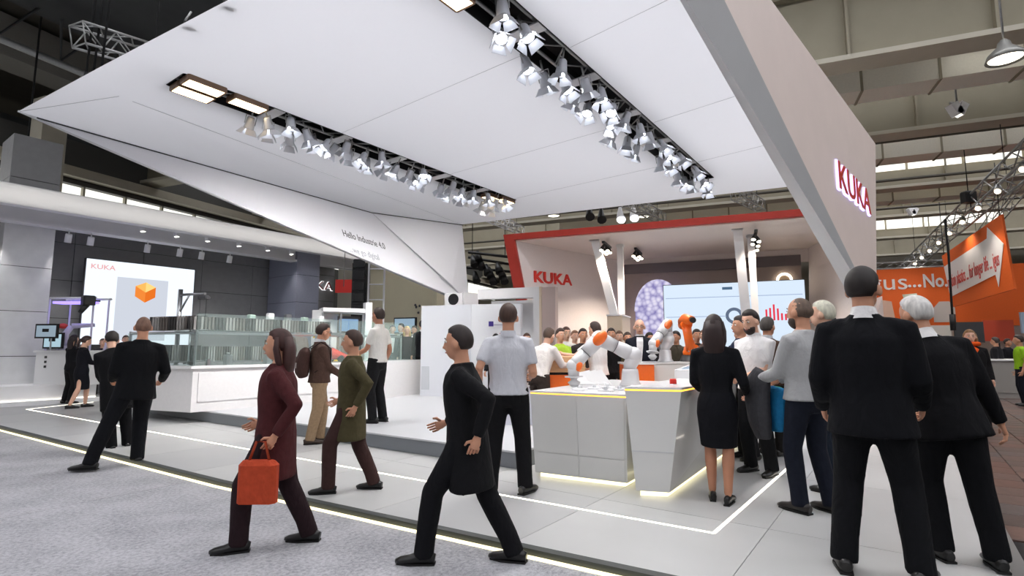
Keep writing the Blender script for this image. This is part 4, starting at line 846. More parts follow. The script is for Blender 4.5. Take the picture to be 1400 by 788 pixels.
# ================================================================== FRONT COUNTERS
CF = mat('counter_gloss', (224, 224, 222), 0.22, noise=0.015, scale=2, coat=0.4)
k1 = thing('robot_counter', 'white glossy counter with orange-lit edge under the bent robot arm', 'counter', BF, (5.0, 2.8, 0))
b1_ = [(4.97, 3.30), (5.10, 2.30), (7.4, 2.42), (7.4, 3.5)]; t1_ = [(4.94, 3.34), (5.07, 2.28), (7.4, 2.36), (7.4, 3.55)]
def frustum(bp, tp, z0, z1):
    n = len(bp); q = MB(); q.add([p + (z0,) for p in bp] + [p + (z1,) for p in tp], [tuple(range(n)), tuple(range(2*n-1, n-1, -1))] + [(i, n+i, n+(i+1) % n, (i+1) % n) for i in range(n)]); return q
def grow(pts, e):
    cx = sum(p[0] for p in pts)/len(pts); cy = sum(p[1] for p in pts)/len(pts)
    return [(p[0] + (e if p[0] > cx else -e), p[1] + (e if p[1] > cy else -e)) for p in pts]
frustum(grow(b1_, -0.04), grow(b1_, -0.04), 0.0, 0.045).build('light_base', LEDY, k1)
frustum(b1_, t1_, 0.045, 0.875).build('body', CF, k1)
frustum(t1_, t1_, 0.875, 0.888).build('orange_light_edge', LEDO, k1)
frustum(grow(t1_, 0.004), grow(t1_, 0.004), 0.888, 0.905).build('worktop', WHITE, k1)
d1 = Vector((5.10-4.97, 2.30-3.30, 0)).normalized(); n1_ = Vector((-1, -0.13, 0)).normalized()*0.008
for a, b, z0, z1 in ((0.03, 0.5, 0.06, 0.26), (0.51, 0.98, 0.06, 0.26), (0.03, 0.5, 0.27, 0.86), (0.51, 0.98, 0.27, 0.86)):
    lx = lambda t_, z: Vector((4.97 + 0.13*t_ - 0.03*(z/0.9), 3.30 - 1.0*t_ + (0.04 - 0.06*t_)*(z/0.9), z))
    MB().slab([lx(a, z0), lx(b, z0), lx(b, z1), lx(a, z1)], n1_).build('front_panel', CF, k1)
k2 = thing('tapered_counter', 'white tapered counter narrowing to its base beside the woman in black', 'counter', BF, (5.0, 2.0, 0))
b2_ = [(4.89, 2.12), (5.0, 1.84), (8.2, 1.98), (8.2, 2.3)]; t2_ = [(4.85, 2.19), (5.03, 1.71), (8.2, 1.72), (8.2, 2.34)]
frustum(grow(b2_, -0.03), grow(b2_, -0.03), 0.0, 0.045).build('light_base', LEDY, k2)
frustum(b2_, t2_, 0.045, 0.965).build('body', CF, k2); frustum(t2_, t2_, 0.965, 0.98).build('orange_light_edge', LEDO, k2); frustum(grow(t2_, 0.004), grow(t2_, 0.004), 0.98, 1.0).build('worktop', WHITE, k2)
MB().slab([(4.875, 2.145, 0.40), (5.01, 1.795, 0.40), (5.01, 1.795, 0.412), (4.875, 2.145, 0.412)], (-0.006, -0.002, 0)).build('groove_line', SOFFG, k2)
kn = thing('red_button', 'small red push button on the tapered counter', 'button', BF, (5.5, 1.95, 1.0)); MB().lathe([(0,0.055),(0.03,0.055),(0.035,0.04),(0.035,0.0)], (5.5, 1.95, 1.0), 12).build('button_cap', mat('button_red', (214, 48, 40), 0.4), kn); MB().lathe([(0.0,0.004),(0.045,0.004),(0.045,0.0)], (5.5,1.95,1.0), 12).build('button_ring', ALU, kn)
db = thing('sloped_display_box', 'white display box with a sloping blue-white screen on the tapered counter', 'display box', BF, (7.0, 2.0, 1.0))
MB().add([(6.6,2.32,1.0),(6.6,1.72,1.0),(7.9,1.74,1.0),(7.9,2.32,1.0),(6.6,2.32,1.10),(6.6,1.72,1.10),(7.9,1.74,1.22),(7.9,2.32,1.22)], [(0,1,2,3),(4,7,6,5),(0,4,5,1),(1,5,6,2),(2,6,7,3),(3,7,4,0)]).build('box_body', WHITE, db)
MB().add([(6.68,2.26,1.115),(6.68,1.78,1.115),(7.84,1.80,1.222),(7.84,2.26,1.222)], [(0,1,2,3)]).build('screen_face', emat('slope_screen', (206, 226, 246), 0.7), db)
# wood and orange block behind the first counter
wb = thing('orange_wood_block', 'low block with pale wood top and orange front behind the bent robot', 'block', WF, (0.7, 8.6, 0))
MB().bbox((0.38, 8.5, 0), (1.15, 9.4, 0.95), 0.01).build('orange_front', ORANGE, wb); MB().box((0.40, 8.52, 0.95), (1.13, 9.4, 0.99)).build('dark_gap', BLACKM, wb); MB().bbox((0.38, 8.5, 0.99), (1.15, 9.4, 1.24), 0.01).build('wood_top', mat('pale_wood', (216, 168, 122), 0.5, noise=0.12, scale=6, stretch=(1, 8, 8)), wb)
wb = thing('orange_block', 'small orange block between the two robot counters', 'block', WF, (2.0, 8.0, 0)); MB().bbox((1.72, 8.2, 0), (2.15, 8.7, 1.12), 0.01).build('orange_front', ORANGE, wb); MB().box((1.7, 8.18, 1.12), (2.17, 8.72, 1.15)).build('white_top', WHITE, wb)
lw_ = thing('low_white_block', 'low white block between the polo-shirted man and the first robot counter', 'block', WF, (0.1, 8.6, 0)); MB().bbox((-0.25, 8.4, 0.2), (0.36, 9.0, 0.78), 0.01).build('box_body', mat('bluish_white', (214, 216, 226), 0.4), lw_); MB().box((-0.26, 8.39, 0.78), (0.37, 9.01, 0.80)).build('top_plate', WHITE, lw_)
# ------------------------------------------------------------------ robots
RW = mat('robot_silver', (214, 214, 216), 0.3, noise=0.02, coat=0.3); RD = mat('robot_joint_dark', (70, 70, 74), 0.5)
def limb(t, pts, r, nm, m):                 # robot link: tapered rounded tube
    return MB().tube(pts, r, 18).build(nm, m, t)
def iiwa(name, label, base, J, s=1.0):
    """base on the table; J = list of joints (shoulder, elbow, wrist, tool) in world space"""
    t = thing(name, label, 'robot', WF, tuple(base)); B = Vector(base); S_, E_, W_, T_ = [Vector(j) for j in J]
    MB().lathe([(0,0.2*s),(0.088*s,0.2*s),(0.095*s,0.17*s),(0.105*s,0.05*s),(0.125*s,0.02*s),(0.125*s,0.0),(0,0)], B, 22).build('base', RW, t)
    limb(t, [B + Vector((0,0,0.19*s)), B + Vector((0.0,0,0.24*s)), S_ + Vector((0,0,-0.04*s)), S_ + Vector((0,0,0.05*s)), S_ + Vector((0,0,0.085*s))], [0.075*s, 0.08*s, 0.088*s, 0.082*s, 0.03*s], 'shoulder_link', RW)
    MB().ell(S_, (0.098*s, 0.105*s, 0.098*s)).build('shoulder_joint', RW, t)
    d = (E_ - S_); limb(t, [S_ + d*0.02, S_ + d*0.3, S_ + d*0.52], [0.085*s, 0.085*s, 0.074*s], 'upper_link', RW)
    limb(t, [S_ + d*0.52, S_ + d*0.535], [0.077*s, 0.077*s], 'link_seam', RD)
    limb(t, [S_ + d*0.535, S_ + d*0.8, S_ + d*1.0], [0.074*s, 0.082*s, 0.086*s], 'upper_link', RW)
    e = MB().ell(E_, (0.095*s, 0.1*s, 0.095*s)).build('elbow_joint', RW, t)
    dd_ = (W_ - S_).normalized(); v = Vector((0, -1, 0)); sd_ = (d.normalized() + (E_ - W_).normalized()).normalized()
    ax_ = (E_ - W_).normalized()
    M = Matrix((ax_, Vector((0,-1,0)), ax_.cross(Vector((0,-1,0))))).transposed()
    MB().ell(E_ + v*0.062*s, (0.108*s, 0.056*s, 0.066*s), M).build('joint_cover', ORANGE, e)
    d = (W_ - E_); limb(t, [E_, E_ + d*0.3, E_ + d*0.52], [0.084*s, 0.082*s, 0.074*s], 'fore_link', RW)
    limb(t, [E_ + d*0.52, E_ + d*0.535], [0.076*s, 0.076*s], 'link_seam', RD)
    limb(t, [E_ + d*0.535, E_ + d*0.85, W_ + d*0.02], [0.072*s, 0.076*s, 0.07*s], 'fore_link', RW)
    MB().ell(W_, (0.08*s, 0.082*s, 0.08*s)).build('wrist_joint', RW, t)
    M2 = Matrix.Rotation(0.3, 3, 'Y'); MB().ell(W_ + Vector((0.055*s, -0.02*s, 0.0)), (0.05*s, 0.07*s, 0.075*s), M2).build('joint_cover', ORANGE, t)
    limb(t, [W_, W_.lerp(T_, 0.5)], [0.07*s, 0.062*s], 'wrist_link', RW)
    a = W_.lerp(T_, 0.5); f = MB().tube([a, a + (T_-a)*0.12], 0.105*s, 6, smooth=False).build('flange', RW, t)
    limb(t, [a + (T_-a)*0.12, a + (T_-a)*0.35, a + (T_-a)*0.6, a + (T_-a)*0.85, T_], [0.05*s, 0.035*s, 0.075*s, 0.05*s, 0.03*s], 'gripper', RW)
    return t
yr = 6.65
base = dep(862, 531, yr); base.z = 0.905
iiwa('light_robot_arm', 'white bent robot arm with orange joint covers on the front counter', base, [dep(866, 486, yr), dep(819, 463, yr-0.02), dep(784, 500, yr), dep(785, 529, yr)], 1.05)
base = dep(910, 498, 8.6); base.z = 1.15
t = thing('robot_pedestal', 'white pedestal of the upright grey robot arm', 'pedestal', WF, (base.x, base.y, 0)); MB().bbox((base.x-0.35, 8.3, 0), (base.x+0.42, 9.0, 1.13), 0.02).build('pedestal_body', CF, t); MB().box((base.x-0.36, 8.29, 1.13), (base.x+0.43, 9.01, 1.15)).build('top_plate', WHITE, t)
iiwa('light_robot_arm', 'upright grey robot arm with orange joint covers further back', base, [base + Vector((0.06, 0, 0.36)), dep(912, 444, 8.6), dep(893, 470, 8.45), dep(892, 492, 8.4)], 0.95)
# orange articulated robot
ob0 = dep(943, 494, 8.9); og = thing('orange_robot', 'orange articulated robot standing among the crowd by the data screen', 'robot', WF, (ob0.x, ob0.y, 0))
z0 = ob0.z; X, Yy = ob0.x, ob0.y
MB().bbox((X-0.22, Yy-0.2, 0), (X+0.22, Yy+0.2, z0-0.08), 0.02).build('pedestal', CF, og)
MB().lathe([(0,0.1),(0.12,0.1),(0.15,0.02),(0.17,-0.02),(0.17,-0.08)], (X, Yy, z0), 20).build('base', BLACK, og)
MB().tube([(X, Yy, z0+0.05), (X+0.01, Yy, z0+0.13), (X+0.03, Yy, z0+0.20)], [0.10, 0.12, 0.10], 16).build('carousel', ORANGE, og)
MB().tube([(X+0.04, Yy-0.13, z0+0.18), (X+0.04, Yy+0.13, z0+0.18)], 0.095, 18).build('shoulder', ORANGE, og)
MB().tube([(X+0.01, Yy-0.08, z0+0.18), (X-0.04, Yy-0.08, z0+0.40), (X-0.06, Yy-0.08, z0+0.58)], [(0.09, 0.06), (0.07, 0.05), (0.08, 0.06)], 14, ax=(1,0,0)).build('lower_arm', ORANGE, og)
MB().tube([(X-0.06, Yy-0.13, z0+0.60), (X-0.06, Yy+0.1, z0+0.60)], 0.085, 18).build('elbow', ORANGE, og)
MB().tube([(X-0.06, Yy+0.05, z0+0.64), (X-0.06, Yy-0.05, z0+0.68), (X-0.05, Yy-0.34, z0+0.66)], [0.10, 0.095, 0.06], 14).build('fore_arm', ORANGE, og)
MB().tube([(X-0.05, Yy-0.34, z0+0.66), (X-0.05, Yy-0.40, z0+0.65)], 0.045, 12).build('wrist', BLACK, og)
for k in range(4): MB().tube([(X-0.08+0.05*k, Yy-0.2, z0+0.16+0.02*k), (X-0.08+0.05*k, Yy-0.22, z0+0.16+0.02*k)], 0.012, 8).build('bolt', ALU, og)
# papers and parts on the front counter
for k in range(3):
    c = dep(812 + 4*k, 520, 6.9) ; t = thing('leaning_board', ['first white board of the leaning set by the gripper', 'middle white board of the leaning set by the gripper', 'last white board of the leaning set by the gripper'][k], 'board', WF, (c.x, c.y, 0.905), 'leaning white boards')
    bx = c.x - 0.1 + 0.05*k; q = MB().slab([(bx-0.14, 6.85+0.05*k, 0.906), (bx+0.16, 6.85+0.05*k, 0.906), (bx+0.05, 6.95+0.05*k, 1.09), (bx-0.2, 6.95+0.05*k, 1.03)], (0, 0.012, 0)); q.build('board_sheet', WHITE, t); MB().slab([(bx-0.14, 6.848+0.05*k, 0.91), (bx+0.14, 6.848+0.05*k, 0.91), (bx+0.14, 6.848+0.05*k, 0.918), (bx-0.14, 6.848+0.05*k, 0.918)], (0, 0.002, 0)).build('edge_band', SOFFG, t)
for k in range(6):
    u, v = 5.35 + 0.22*(k//2), 2.95 - 0.28*(k % 2) - 0.03*k; t = thing('assembly_part', 'small pale plastic part, %s of the set lying under the bent robot gripper' % ORD[k], 'part', BF, (u, v, 0.905), 'assembly parts on the front counter')
    MB().bbox((u-0.05, v-0.08, 0.905), (u+0.05, v+0.08, 0.925), 0.01).build('part_base', [WHITEM, SOFFG][k % 2], t); MB().lathe([(0,0.05),(0.02,0.05),(0.025,0.02)], (u, v, 0.905), 10).build('part_boss', [SOFFG, ALU][k % 2], t)
# ================================================================== LEFT DEMO CELL
dc = thing('demo_cell', 'small aluminium demo cell with violet light tubes by the concrete column', 'machine', BF, (4.6, 17.0, 0))
A = BF.inv(fl(52, 522, 0.09)); u0, v0 = 4.05, 17.5
p_ = BF.inv(dep(60, 500, 13.75)); q_ = BF.inv(dep(124, 500, 13.6))
a_ = Vector((p_.x, p_.y, 0)); b_ = Vector((q_.x, q_.y, 0)); ld = (b_ - a_).normalized(); ln = Vector((-ld.y, ld.x, 0)); ln = ln if ln.y > 0 else -ln
zt = dep(68, 408, 13.75).z; zc = dep(68, 482, 13.75).z
dcw = mat('cell_white', (226, 226, 226), 0.4)
MB().slab([a_ - ld*0.25 + Vector((0,0,0.45)), b_ + Vector((0,0,0.45)), b_ + ln*0.5 + Vector((0,0,0.45)), a_ - ld*0.25 + ln*0.5 + Vector((0,0,0.45))], (0,0,zc-0.45)).build('base_cabinet', dcw, dc)
MB().slab([a_ - ld*0.3 - ln*0.04 + Vector((0,0,zc)), b_ - ln*0.04 + Vector((0,0,zc)), b_ + ln*0.54 + Vector((0,0,zc)), a_ - ld*0.3 + ln*0.54 + Vector((0,0,zc))], (0,0,0.05)).build('table_top', WHITE, dc)
for tt, w in ((0.0, 0), (0.95, 0), (0.1, 0.45), (0.95, 0.45)):
    c = a_.lerp(b_, tt) + ln*w; MB().tube([c + Vector((0,0,zc+0.05)), c + Vector((0,0,zt))], 0.022, 6).build('frame_post', mat('violet_white', (214, 208, 240), 0.4), dc)
for w in (0, 0.45): MB().tube([a_ + ln*w + Vector((0,0,zt)), b_ + ln*w + Vector((0,0,zt))], 0.03, 6).build('frame_rail', WHITEM, dc)
MB().slab([a_ + ld*0.1 - ln*0.02 + Vector((0,0,zt-0.14)), b_ - ld*0.2 - ln*0.02 + Vector((0,0,zt-0.14)), b_ - ld*0.2 + ln*0.3 + Vector((0,0,zt-0.14)), a_ + ld*0.1 + ln*0.3 + Vector((0,0,zt-0.14))], (0,0,0.06)).build('violet_tube', LEDP, dc)
for k, (tt, dz) in enumerate(((0.12, 0.1), (0.12, 0.3), (0.12, 0.5))): c = a_ + ld*0.05 - ln*0.01 + Vector((0,0,zc-0.12*k-0.12)); MB().box(c + Vector((-0.03,-0.01,-0.03)), c + Vector((0.03,0.01,0.03))).build('drawer_knob', BLACK, dc)
def tv(name, label, c, w, h, ln, ld, m):
    t = thing(name, label, 'monitor', BF, tuple(c)); MB().slab([c - ld*w/2 + Vector((0,0,-h/2)), c + ld*w/2 + Vector((0,0,-h/2)), c + ld*w/2 + Vector((0,0,h/2)), c - ld*w/2 + Vector((0,0,h/2))], ln*0.05).build('monitor_case', BLACK, t)
    w2, h2 = w-0.08, h-0.08; MB().slab([c - ln*0.004 - ld*w2/2 + Vector((0,0,-h2/2)), c - ln*0.004 + ld*w2/2 + Vector((0,0,-h2/2)), c - ln*0.004 + ld*w2/2 + Vector((0,0,h2/2)), c - ln*0.004 - ld*w2/2 + Vector((0,0,h2/2))], ln*0.003).build('monitor_image', m, t)
    MB().slab([c - ln*0.008 - ld*0.1 + Vector((0,0,-0.02)), c - ln*0.008 + ld*0.08 + Vector((0,0,-0.02)), c - ln*0.008 + ld*0.08 + Vector((0,0,0.06)), c - ln*0.008 - ld*0.1 + Vector((0,0,0.06))], ln*0.003).build('screen_symbol', BLACK, t)
    MB().tube([c + ln*0.05, c + ln*0.15, c + ln*0.15 + Vector((0,0,zc+0.05-c.z))], 0.02, 6).build('monitor_arm', ALU, t)
tv('monitor', 'monitor with black border and grey picture on the cell by the concrete column', BF.inv(dep(63, 453, 13.4)), 0.62, 0.36, ln, ld, emat('mon1', (170, 190, 206), 0.7))
tv('monitor', 'second lower monitor with a blue-white picture behind the first', BF.inv(dep(72, 466, 13.6)), 0.55, 0.4, ln, ld, emat('mon2', (190, 222, 236), 0.8))
c = BF.inv(dep(120, 412, 13.5)); t = thing('camera_head', 'black camera head on the corner of the violet-lit cell', 'camera', BF, tuple(c)); MB().bbox(c + Vector((-0.12,-0.12,-0.1)), c + Vector((0.14,0.12,0.14)), 0.03).build('camera_body', BLACK, t); MB().tube([c + Vector((0,0,-0.05)), c + Vector((-0.15,-0.05,-0.3))], [0.08,0.05], 10).build('camera_lens', BLACK, t); MB().box(c + Vector((0.14,-0.02,0)), c + Vector((0.26,0.02,0.04))).build('bracket', BLACK, t)
c = BF.inv(dep(87, 483, 13.85)); c.z = zc+0.05; t = thing('small_robot', 'small pale robot arm with a red hand under the violet light', 'robot', BF, tuple(c)); MB().lathe([(0,0.14),(0.07,0.14),(0.09,0.02),(0.1,0)], c, 14).build('base', dcw, t)
MB().tube([c + Vector((0,0,0.12)), c + Vector((0,0,0.42)), c + Vector((0.1,-0.05,0.62))], [0.075, 0.08, 0.07], 12).build('lower_arm', mat('robot_lilac', (196, 190, 216), 0.4), t); MB().tube([c + Vector((0.1,-0.05,0.62)), c + Vector((0.55,-0.2,0.66))], [0.07,0.045], 12).build('upper_arm', mat('robot_lilac', (196, 190, 216), 0.4), t); MB().ell(c + Vector((-0.05, 0.05, 0.62)), (0.11, 0.08, 0.07)).build('red_cover', mat('cover_red', (206, 60, 50), 0.4), t)
MB().bbox(Vector((6.2, 15.4, 0)), Vector((7.6, 16.2, 0.92)), 0.02).build('body', dcw, None, BF, (6.9, 15.8, 0), 'white information desk between the women and the man with bald head', 'desk').name = 'information_desk'
# ================================================================== PEOPLE
SK = {'light': mat('skin_light', (226, 178, 152), 0.5, noise=0.05, scale=12), 'mid': mat('skin_mid', (206, 150, 120), 0.5, noise=0.05, scale=12), 'tan': mat('skin_tan', (186, 130, 102), 0.5, noise=0.05, scale=12)}
_tmp = None
def bake(mb, voxel, it=6):
    """closed overlapping volumes -> one continuous smooth surface"""
    global _tmp
    me = mb.mesh('bake')
    if _tmp is None:
        _tmp = bpy.data.objects.new('bake_tmp', me); COL.objects.link(_tmp)
        rm = _tmp.modifiers.new('r', 'REMESH'); rm.mode = 'VOXEL'; rm.use_smooth_shade = True
        sm = _tmp.modifiers.new('s', 'SMOOTH'); sm.factor = 0.5
    else:
        old = _tmp.data; _tmp.data = me; bpy.data.meshes.remove(old)
    _tmp.modifiers['r'].voxel_size = voxel; _tmp.modifiers['s'].iterations = it
    dg = bpy.context.evaluated_depsgraph_get(); dg.update()
    return bpy.data.meshes.new_from_object(_tmp.evaluated_get(dg))
def ik(a, b, l1, l2, pole):
    d = b - a; D = min(d.length, (l1 + l2)*0.999); dn = d.normalized()
    x = (l1*l1 - l2*l2 + D*D)/(2*D); h = math.sqrt(max(0, l1*l1 - x*x))
    p = pole - dn*pole.dot(dn); p = p.normalized() if p.length > 1e-6 else Vector((0, 1, 0))
    return a + dn*x + p*h, a + dn*D
def fabric(c):
    nm = 'fabric_%02x%02x%02x' % tuple(c)
    if nm in MATS: return MATS[nm]
    m = mat(nm, c, 0.85, noise=0.03 if sum(c) > 400 else 0.1, scale=30, spec=0.2); N = m.node_tree.nodes; L = m.node_tree.links
    tc = N.new('ShaderNodeTexCoord'); mp = N.new('ShaderNodeMapping'); mp.inputs['Scale'].default_value = (1.0, 1.0, 0.45); mp.inputs['Rotation'].default_value = (0.35, 0.2, 0)
    nz = N.new('ShaderNodeTexNoise'); nz.inputs['Scale'].default_value = 11; nz.inputs['Detail'].default_value = 3; nz.inputs['Distortion'].default_value = 0.8
    bp = N.new('ShaderNodeBump'); bp.inputs['Strength'].default_value = 0.55; bp.inputs['Distance'].default_value = 0.035
    L.new(tc.outputs['Object'], mp.inputs[0]); L.new(mp.outputs[0], nz.inputs['Vector']); L.new(nz.outputs[0], bp.inputs['Height']); L.new(bp.outputs[0], N['Principled BSDF'].inputs['Normal'])
    return m
def person(label, pos, face, H=1.78, top='suit', topc=(22, 23, 28), legc=(20, 21, 26), shoec=(16, 15, 15), skin='light', hair='short', hairc=(44, 32, 26),
           lf=(-0.11, 0.0), rf=(0.11, 0.0), lh=None, rh=None, lean=0, side=0, hyaw=0, hpitch=0, toes=(8, -8), legs='trousers', collar=None, lod=0,
           glasses=False, beard=None, facing=True, group=None, skirtc=None, kneez=0.44, tie=None, build=1.0, tuck=None, hx=0.0):
    """a figure facing its local +y; measures for 1.80 m, scaled to H"""
    s = H/1.80; vx = (0.0135, 0.017, 0.024)[lod]
    t = thing('person', label, 'person', WF, tuple(pos), group); t.rotation_euler = (0, 0, face); ORI[t.name] = Vector((0, 0, 0))
    V3 = lambda *a: Vector(a)*s
    Rl = Matrix.Rotation(-R(lean), 3, 'X') @ Matrix.Rotation(R(side), 3, 'Y')
    fy = (lf[1] + rf[1])/2; fx = (lf[0] + rf[0])/2; spread = math.hypot(lf[0]-rf[0], lf[1]-rf[1])
    hipz = 0.945 - max(0, spread - 0.25)*0.16
    fx += hx
    hip = V3(fx, fy - math.sin(R(lean))*0.08, hipz)
    up = Rl @ Vector((0, 0, 1)); rt = Rl @ Vector((1, 0, 0)); fw = Rl @ Vector((0, 1, 0))
    T = lambda x, y, z: hip + (rt*x + fw*y + up*z)*s
    bw = build
    neck = T(0, -0.012, 0.55); sh = {-1: T(-0.172*bw, -0.015, 0.462), 1: T(0.172*bw, -0.015, 0.462)}
    Rh = Matrix.Rotation(R(hyaw), 3, 'Z') @ Matrix.Rotation(-R(lean*0.3 + hpitch), 3, 'X')
    hc = neck + (Rl @ Vector((0, 0.012, 0.04)))*s + (Rh @ Vector((0, 0.02, 0.108)))*s; hs2 = s*1.07
    HP = lambda x, y, z: hc + (Rh @ Vector((x, y, z)))*hs2
    # joints
    foot = {-1: V3(lf[0], lf[1], 0), 1: V3(rf[0], rf[1], 0)}; hj = {k: T(0.088*k, 0, -0.02) for k in (-1, 1)}
    ank = {k: foot[k] + V3(0, -0.03, 0.085) for k in (-1, 1)}; knee = {}
    for k in (-1, 1):
        knee[k], ank[k] = ik(hj[k], ank[k], 0.425*s, 0.425*s, Vector((0.08*k, 1, 0)))
    hd = {-1: Vector(lh)*s if lh else V3(-0.25*bw + fx, fy + 0.05, 0.86) + (Rl @ Vector((0, 0, 0.5)) - Vector((0, 0, 0.5)))*s,
          1: Vector(rh)*s if rh else V3(0.25*bw + fx, fy + 0.05, 0.86) + (Rl @ Vector((0, 0, 0.5)) - Vector((0, 0, 0.5)))*s}
    elb = {}; wr = {}
    for k in (-1, 1): elb[k], wr[k] = ik(sh[k], hd[k], 0.30*s, 0.27*s, Vector((0.22*k, -1, -0.4)))
    # ---- body
    b = MB(); ax = rt
    TS = [(-0.06, 0.13, 0.10), (0.0, 0.158, 0.112), (0.12, 0.14, 0.098), (0.28, 0.165, 0.112), (0.40, 0.168, 0.106), (0.475, 0.125, 0.08), (0.55, 0.062, 0.062)]
    b.tube([T(0, 0, z) for z, _, _ in TS], [(w*s*bw, d*s*bw) for _, w, d in TS], 16, ax=ax)
    b.tube([T(0, -0.015, 0.5), neck, hc + (Rh @ Vector((0, -0.02, -0.04)))*s], [0.066*s, 0.057*s, 0.056*s], 12)
    b.ell(HP(0, -0.008, 0.022), (0.074*hs2, 0.094*hs2, 0.098*hs2), Rh); b.ell(HP(0, 0.022, -0.045), (0.054*hs2, 0.064*hs2, 0.068*hs2), Rh)
    b.ell(HP(0, 0.03, -0.085), (0.032*hs2, 0.04*hs2, 0.026*hs2), Rh)
    b.tube([HP(0, 0.078, 0.025), HP(0, 0.098, -0.012), HP(0, 0.104, -0.026), HP(0, 0.075, -0.036)], [0.010*s, 0.013*s, 0.016*s, 0.012*s], 8)
    for k in (-1, 1): b.ell(HP(0.080*k, -0.004, -0.012), (0.015*hs2, 0.024*hs2, 0.034*hs2), Rh, 10, 7)
    for k in (-1, 1):
        b.tube([sh[k] - rt*0.06*k*s, sh[k], sh[k].lerp(elb[k], 0.5), elb[k]], [0.05*s, 0.05*s, 0.045*s, 0.039*s], 10)
        b.tube([elb[k], elb[k].lerp(wr[k], 0.3), wr[k]], [0.039*s, 0.040*s, 0.027*s], 10)
        b.tube([hj[k] + up*0.04*s, hj[k].lerp(knee[k], 0.35), knee[k]], [0.088*s, 0.084*s, 0.056*s], 12)
        b.tube([knee[k], knee[k].lerp(ank[k], 0.3), ank[k]], [0.055*s, 0.058*s, 0.036*s], 12)
        td = Matrix.Rotation(R(toes[0] if k < 0 else toes[1]), 3, 'Z') @ Vector((0, 1, 0))
        b.tube([ank[k] - td*0.035*s - Vector((0, 0, 0.035*s)), ank[k] + td*0.07*s - Vector((0, 0, 0.04*s)), ank[k] + td*0.17*s - Vector((0, 0, 0.055*s))], [0.028*s, 0.026*s, 0.018*s], 8)
    # hands: palm + four fingers + thumb
    fingers = MB()
    for k in (-1, 1):
        d = (wr[k] - elb[k]).normalized(); inw = -rt*k + fw*0.35; inw = (inw - d*inw.dot(d)); inw = inw.normalized(); ac = d.cross(inw)    # ac: across the palm
        if ac.dot(fw) < 0: ac = -ac
        pc = wr[k] + d*0.05*s
        b.tube([wr[k] - d*0.01*s, wr[k] + d*0.03*s, wr[k] + d*0.085*s], [(0.026*s, 0.02*s), (0.04*s, 0.018*s), (0.04*s, 0.014*s)], 10, ax=ac)
        if lod < 2:
            for i in range(4):
                o = wr[k] + d*0.078*s + ac*(0.03 - 0.02*i)*s; ln_ = (0.070, 0.078, 0.072, 0.056)[i]*s; c1 = R(22 + 5*i)
                p1 = o + (d*math.cos(c1) + inw*math.sin(c1))*ln_*0.45; p2 = p1 + (d*math.cos(c1*2) + inw*math.sin(c1*2))*ln_*0.32; p3 = p2 + (d*math.cos(c1*2.7) + inw*math.sin(c1*2.7))*ln_*0.25
                fingers.tube([o - d*0.012*s, p1, p2, p3], [0.0095*s, 0.009*s, 0.0082*s, 0.0055*s], 6)
            o = wr[k] + d*0.028*s + ac*0.032*s; p1 = o + (d*0.6 + ac*0.7 + inw*0.3).normalized()*0.036*s; p2 = p1 + (d*0.9 + ac*0.25 + inw*0.4).normalized()*0.03*s
            fingers.tube([o - ac*0.01*s, p1, p2], [0.013*s, 0.011*s, 0.007*s], 6)
    me = bake(b, vx*0.86 if lod == 0 else vx, 4)
    if lod < 2:
        bm = bmesh.new(); bm.from_mesh(me); fm = fingers.mesh('f'); bm.from_mesh(fm); bm.to_mesh(me); bm.free(); bpy.data.meshes.remove(fm)
        for p in me.polygons: p.use_smooth = True
    me.name = 'body'; me.materials.clear(); me.materials.append(SK[skin]); body = bpy.data.objects.new('body', me); COL.objects.link(body); body.parent = t; ORI[body.name] = Vector((0,0,0))
    def cloth(mb, name, col, vox=None, it=5):
        m_ = bake(mb, vox or vx*1.15, it); m_.name = name; m_.materials.clear(); m_.materials.append(fabric(col)); o = bpy.data.objects.new(name, m_); COL.objects.link(o); o.parent = t; ORI[o.name] = Vector((0,0,0)); return o
    def part(mb, name, m_, parent=None): return mb.build(name, m_, parent or t)
    g = 0.016*s
    # ---- legwear
    if legs in ('trousers', 'jeans'):
        q = MB(); q.tube([T(0, 0, 0.11), T(0, 0, 0.0), T(0, 0, -0.09), T(0, 0, -0.14)], [(0.158*s*bw, 0.118*s*bw), (0.180*s*bw, 0.136*s*bw), (0.168*s, 0.128*s), (0.12*s, 0.10*s)], 16, ax=ax)
        w = 1.0 if legs == 'trousers' else 0.93
        for k in (-1, 1):
            q.tube([hj[k] + up*0.05*s, hj[k].lerp(knee[k], 0.3), hj[k].lerp(knee[k], 0.7), knee[k], knee[k].lerp(ank[k], 0.35), knee[k].lerp(ank[k], 0.75), ank[k] - Vector((0, 0, 0.035*s))],
                   [r_*s*w for r_ in (0.105, 0.104, 0.09, 0.082, 0.080, 0.073, 0.074)], 14)
        cloth(q, 'trousers', legc)
    elif legs == 'skirt':
        q = MB(); kz = kneez*s; kc = (knee[-1] + knee[1])/2
        q.tube([T(0, 0, 0.12), T(0, 0, 0.0), T(0, -0.01, -0.12), Vector((kc.x, kc.y*0.7, kz + 0.16*s)), Vector((kc.x, kc.y*0.8, kz))], [(0.14*s, 0.11*s), (0.182*s, 0.145*s), (0.192*s, 0.15*s), (0.18*s, 0.145*s), (0.168*s, 0.14*s)], 20, ax=(1, 0, 0))
        cloth(q, 'skirt', skirtc or legc)
        if legc and legs == 'skirt' and tuple(legc) != tuple(skirtc or legc): pass
